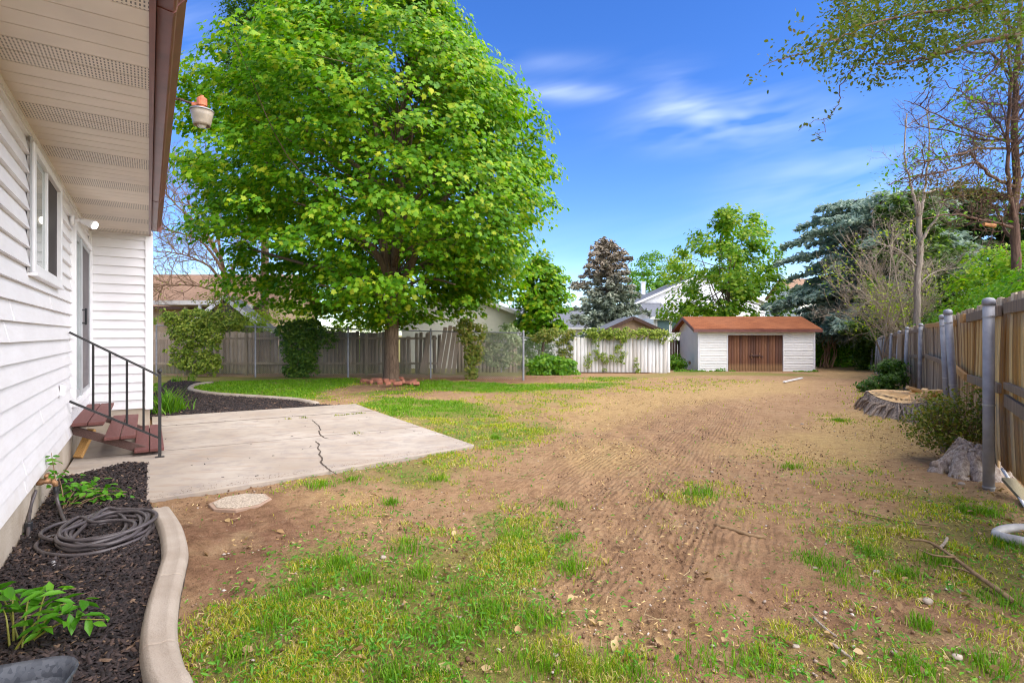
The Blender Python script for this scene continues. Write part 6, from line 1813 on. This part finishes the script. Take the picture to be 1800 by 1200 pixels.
# ------------------------------------------------------------------ grass, weeds, chips, clods
def scatter(n, r0, r1, power, fov=46):
    """random ground points in the view, denser near the camera"""
    u_ = rng.random(n); k = 2 - power
    r_ = (r0 ** k + u_ * (r1 ** k - r0 ** k)) ** (1 / k)
    th = np.radians(rng.uniform(-fov, fov, n))
    return r_ * np.sin(th), r_ * np.cos(th), r_
x, y, r_ = scatter(980000, 1.7, 20.5, 1.45)
dn = field(x, y, GRASS, 1.0)
cl_ = fbm(x * 2.6, y * 2.6, 31, 3); tuft = fbm(x * 5.5, y * 5.5, 33, 2)
pr = dn * np.clip((cl_ - .32) / .28, .06, 1) * np.clip(.35 + 1.3 * (tuft - .35) / .3, .12, 1.25)
lawn = (rng.random(len(x)) < np.clip((dn - .35) / .5, 0, 1)) & (y > 9.5)
pr = np.where(lawn, .85 * dn * np.clip(.3 + (cl_ - .3) * 3.2, .15, 1), pr) + .0035
ok = (rng.random(len(x)) < pr) & ~bare(x, y) & (np.hypot(x - c[0], y - c[1]) > .01)
so_c = G(424, 886, 0); ok &= np.hypot(x - so_c[0], y - so_c[1]) > .25
x, y, r_, tuft, lw = x[ok], y[ok], r_[ok], tuft[ok], lawn[ok]
hh = (.015 + .034 * np.clip((tuft - .36) / .26, 0, 1.2)) * rng.uniform(.5, 1.25, len(x)) * np.where(lw, 1.0, 1.0)
hh = np.where(lw, .05 * rng.uniform(.6, 1.3, len(x)), hh) * np.clip(.85 + r_ * .02, .9, 1.2)
ww = np.clip(.0026 + .0011 * (r_ - 2), .0032, .022) * rng.uniform(.7, 1.4, len(x))
P = np.stack((x, y, gz(x, y) - .006), 1)
tall = tuft > .50
for sel, mat, nm, lb in ((~lw & (rng.random(len(x)) < .68), L_GRASS, 'grass', 'patchy bright green grass on the bare yard'), (lw, L_LAWN, 'lawn_grass', 'mown green lawn around the maple')):
    o = blades(P[sel], hh[sel], ww[sel], np.where(tall, .75, 1.3)[sel], mat, nm, None, 3)
    tag(o, lb, 'grass', kind='stuff')
rest = ~lw & ~(rng.random(len(x)) < .70)
o = blades(P[rest] + np.array((0, 0, .004)), hh[rest] * 1.0, ww[rest] * 1.1, np.full(rest.sum(), 1.75), L_STRAW, 'dry_grass', None, 4); tag(o, 'pale dry grass blades lying among the green', 'dry grass', kind='stuff')
# dense dark tufts in the foreground
tf = []
for px, py in ((585, 1000), (545, 1035), (735, 1110), (800, 1120), (850, 1110), (955, 1090), (640, 1020), (700, 1040), (740, 1010), (600, 990), (905, 945), (930, 990), (1005, 1000), (1000, 950), (770, 1185), (690, 1190), (860, 1075), (1050, 1180), (1230, 1160), (1620, 1100), (1740, 1170), (1420, 985), (1455, 1000), (1480, 1030), (1230, 868), (770, 845), (690, 885), (870, 770), (560, 855), (620, 845), (1530, 975), (1700, 900), (1740, 905), (1770, 1060), (1590, 1010), (1650, 990), (480, 1100), (500, 1060), (880, 1160), (960, 1170), (1120, 1190), (420, 1150), (820, 1040), (1475, 740), (1390, 822), (1330, 1170), (1610, 1180), (975, 890), (720, 965), (1780, 960)):
    b = G(px, py, 0); n = random.randint(90, 200); s_ = random.uniform(.035, .075)
    q = b + rng.normal(0, s_, (n, 3)) * np.array((1, 1, 0)); tf.append(q)
tf = np.concatenate(tf); tf = tf[~bare(tf[:, 0], tf[:, 1])]; tf[:, 2] = gz(tf[:, 0], tf[:, 1]) - .005
n = len(tf); o = blades(tf, rng.uniform(.04, .085, n), np.clip(.0028 + .0006 * tf[:, 1], .003, .008) * rng.uniform(.8, 1.3, n), np.full(n, .6), L_LAWN, 'grass_tufts', None, 9); tag(o, 'taller dark green grass tufts dotted over the yard', 'grass', kind='stuff')
# broad leaved weeds and clippings lying flat
x, y, r_ = scatter(90000, 1.7, 9, 1.6); dn = field(x, y, GRASS, 1.6)
ok = (rng.random(len(x)) < dn * .75 * np.clip((fbm(x * 3, y * 3, 71, 3) - .30) / .25, 0, 1) + .01) & ~bare(x, y)
P = np.stack((x[ok], y[ok], gz(x[ok], y[ok]) + rng.uniform(.004, .03, ok.sum())), 1); n = len(P)
o = leaves('clover_weeds', P, tilted(n, .5), rng.uniform(.012, .034, n) * np.clip(.8 + P[:, 1] * .06, 1, 1.4), OVAL * np.array((.75, 1.2, 1.5)), OVAL_F, L_PEONY); tag(o, 'small broad leaved weeds among the grass', 'weeds', kind='stuff')
x, y, r_ = scatter(60000, 1.7, 14, 1.4); s_ = field(x, y, STRAW, 1.5); ok = (rng.random(len(x)) < .07 + s_ * .95) & ~bare(x, y)
P = np.stack((x[ok], y[ok], gz(x[ok], y[ok]) + .006), 1); n = len(P)
o = leaves('wood_chips', P, tilted(n, .4), rng.uniform(.010, .032, n) * np.clip(.6 + P[:, 1] * .08, .8, 1.4), CHIP, CHIP_F, CHIPS); tag(o, 'pale sawdust and wood chips strewn round the stump', 'wood chips', kind='stuff')
x, y, r_ = scatter(90000, 1.6, 16, 1.5); dn = field(x, y, GRASS, 1.0)
ok = (rng.random(len(x)) < .55 * (1 - .75 * dn) * np.clip((fbm(x * 2, y * 2, 91, 3) - .25) / .3, .1, 1)) & ~bare(x, y)
P = np.stack((x[ok], y[ok], gz(x[ok], y[ok]) + .002), 1); n = len(P)
ICO = np.array([(0, 0, .8), (.9, 0, .1), (.3, .85, .15), (-.75, .5, .1), (-.7, -.55, .15), (.3, -.85, .05), (0, 0, -.6)]) * .5
ICO_F = [(0, 1, 2), (0, 2, 3), (0, 3, 4), (0, 4, 5), (0, 5, 1), (6, 2, 1), (6, 3, 2), (6, 4, 3), (6, 5, 4), (6, 1, 5)]
o = leaves('soil_clods', P, tilted(n, .4), .005 + .024 * rng.random(n) ** 4, ICO, ICO_F, CLOD); tag(o, 'crumbs of turned brown soil', 'soil clods', kind='stuff')
x, y, r_ = scatter(2600, 1.7, 14, 1.4); ok = ~bare(x, y)
P = np.stack((x[ok], y[ok], gz(x[ok], y[ok]) + .004), 1); n = len(P)
o = leaves('pebbles', P, tilted(n, .3), .008 + .028 * rng.random(n) ** 4, ICO * np.array((1, .8, .6)), ICO_F, PEB); tag(o, 'small pale pebbles scattered on the soil', 'pebbles', kind='stuff')
# fallen leaves: under the near post, along the fence foot, on the grass
P = []
for k in range(150):
    f = random.random(); q = fpt(s_at(3.0 + 3.4 * f)) - nr * random.uniform(.0, .42); P.append((q[0], q[1], .012 + random.uniform(0, .05)))
for k in range(110):
    q = G(random.uniform(380, 640), random.uniform(654, 664)); P.append((q[0], q[1], q[2] + .02))
for k in range(220):
    q = G(random.uniform(350, 1750), random.uniform(850, 1190)); P.append((q[0], q[1], q[2] + .015))
P = np.array(P); P = P[~bare(P[:, 0], P[:, 1])]; n = len(P)
o = leaves('fallen_leaves', P, tilted(n, .5), rng.uniform(.02, .062, n) * np.where(P[:, 1] > 12, 1.6, 1), OVAL * np.array((1.2, 1, 2.2)), OVAL_F, DRYLEAF); tag(o, 'dry curled fallen leaves along the fence and grass', 'leaves', kind='stuff')
# loose straws and roots on the soil
mb = MB()
for k in range(120):
    q = G(random.uniform(900, 1780) if k % 3 else random.uniform(350, 900), random.uniform(830, 1190)); a = random.uniform(0, 6.28); L_ = random.uniform(.015, .06)
    if bare(q[:1], q[1:2])[0]: continue
    d = np.array((math.cos(a), math.sin(a), 0)) * L_
    mb.tube([q - d + np.array((0, 0, .006)), q + rng.normal(0, .012, 3) * np.array((1, 1, .4)) + np.array((0, 0, .014)), q + d + np.array((0, 0, .006))], random.uniform(.0008, .0019), 4)
tag(mb.build('loose_straws', m_plain('pale_straw', (.50, .38, .20), .8, var=.4, scale=4)), 'pale loose straws and root bits on the soil', 'straw', kind='stuff')
mb = MB()
for px, py in ((507, 737), (522, 736), (534, 735), (563, 733), (575, 732), (586, 731), (600, 730), (615, 729), (628, 728), (635, 727)):
    pass
q = np.concatenate([G(px, py, .03) + rng.normal(0, .025, (14, 3)) * np.array((1.6, .6, .2)) for px, py in ((507, 737), (534, 735), (590, 731), (600, 730), (612, 729), (622, 728), (630, 727), (636, 727), (627, 763))])
n = len(q); o = blades(q, rng.uniform(.02, .06, n), np.full(n, .016), np.full(n, 1.2), L_WEED, 'joint_weeds', None, 15); tag(o, 'small weeds sprouting along the patio joint', 'weeds', kind='stuff')
q = []
for k in range(60):
    e = HB(random.uniform(-.0, 3.4), random.uniform(5.6, 11.2), .038); q.append(e)
q = np.array(q); n = len(q)
o = leaves('patio_crumbs', q, tilted(n, .2), rng.uniform(.012, .035, n), CHIP, CHIP_F, MULCH); tag(o, 'dark bark crumbs scattered on the patio', 'mulch', kind='stuff')

# soil and crumbs washed over the patio border and the step foot
q = []
for k in range(620):
    v = random.uniform(0, 3.4); e = HB(v, 5.40 + .16 * v + abs(random.gauss(0, .09)) - .02, .037); q.append(e)
for k in range(260):
    e = HB(3.45 - abs(random.gauss(0, .10)), random.uniform(6, 11.2), .037); q.append(e)
q = np.array(q); n = len(q)
o = leaves('washed_soil', q, tilted(n, .3), rng.uniform(.003, .010, n), ICO * np.array((1, 1, .6)), ICO_F, CLOD); tag(o, 'soil crumbs washed over the patio border', 'soil', kind='stuff')
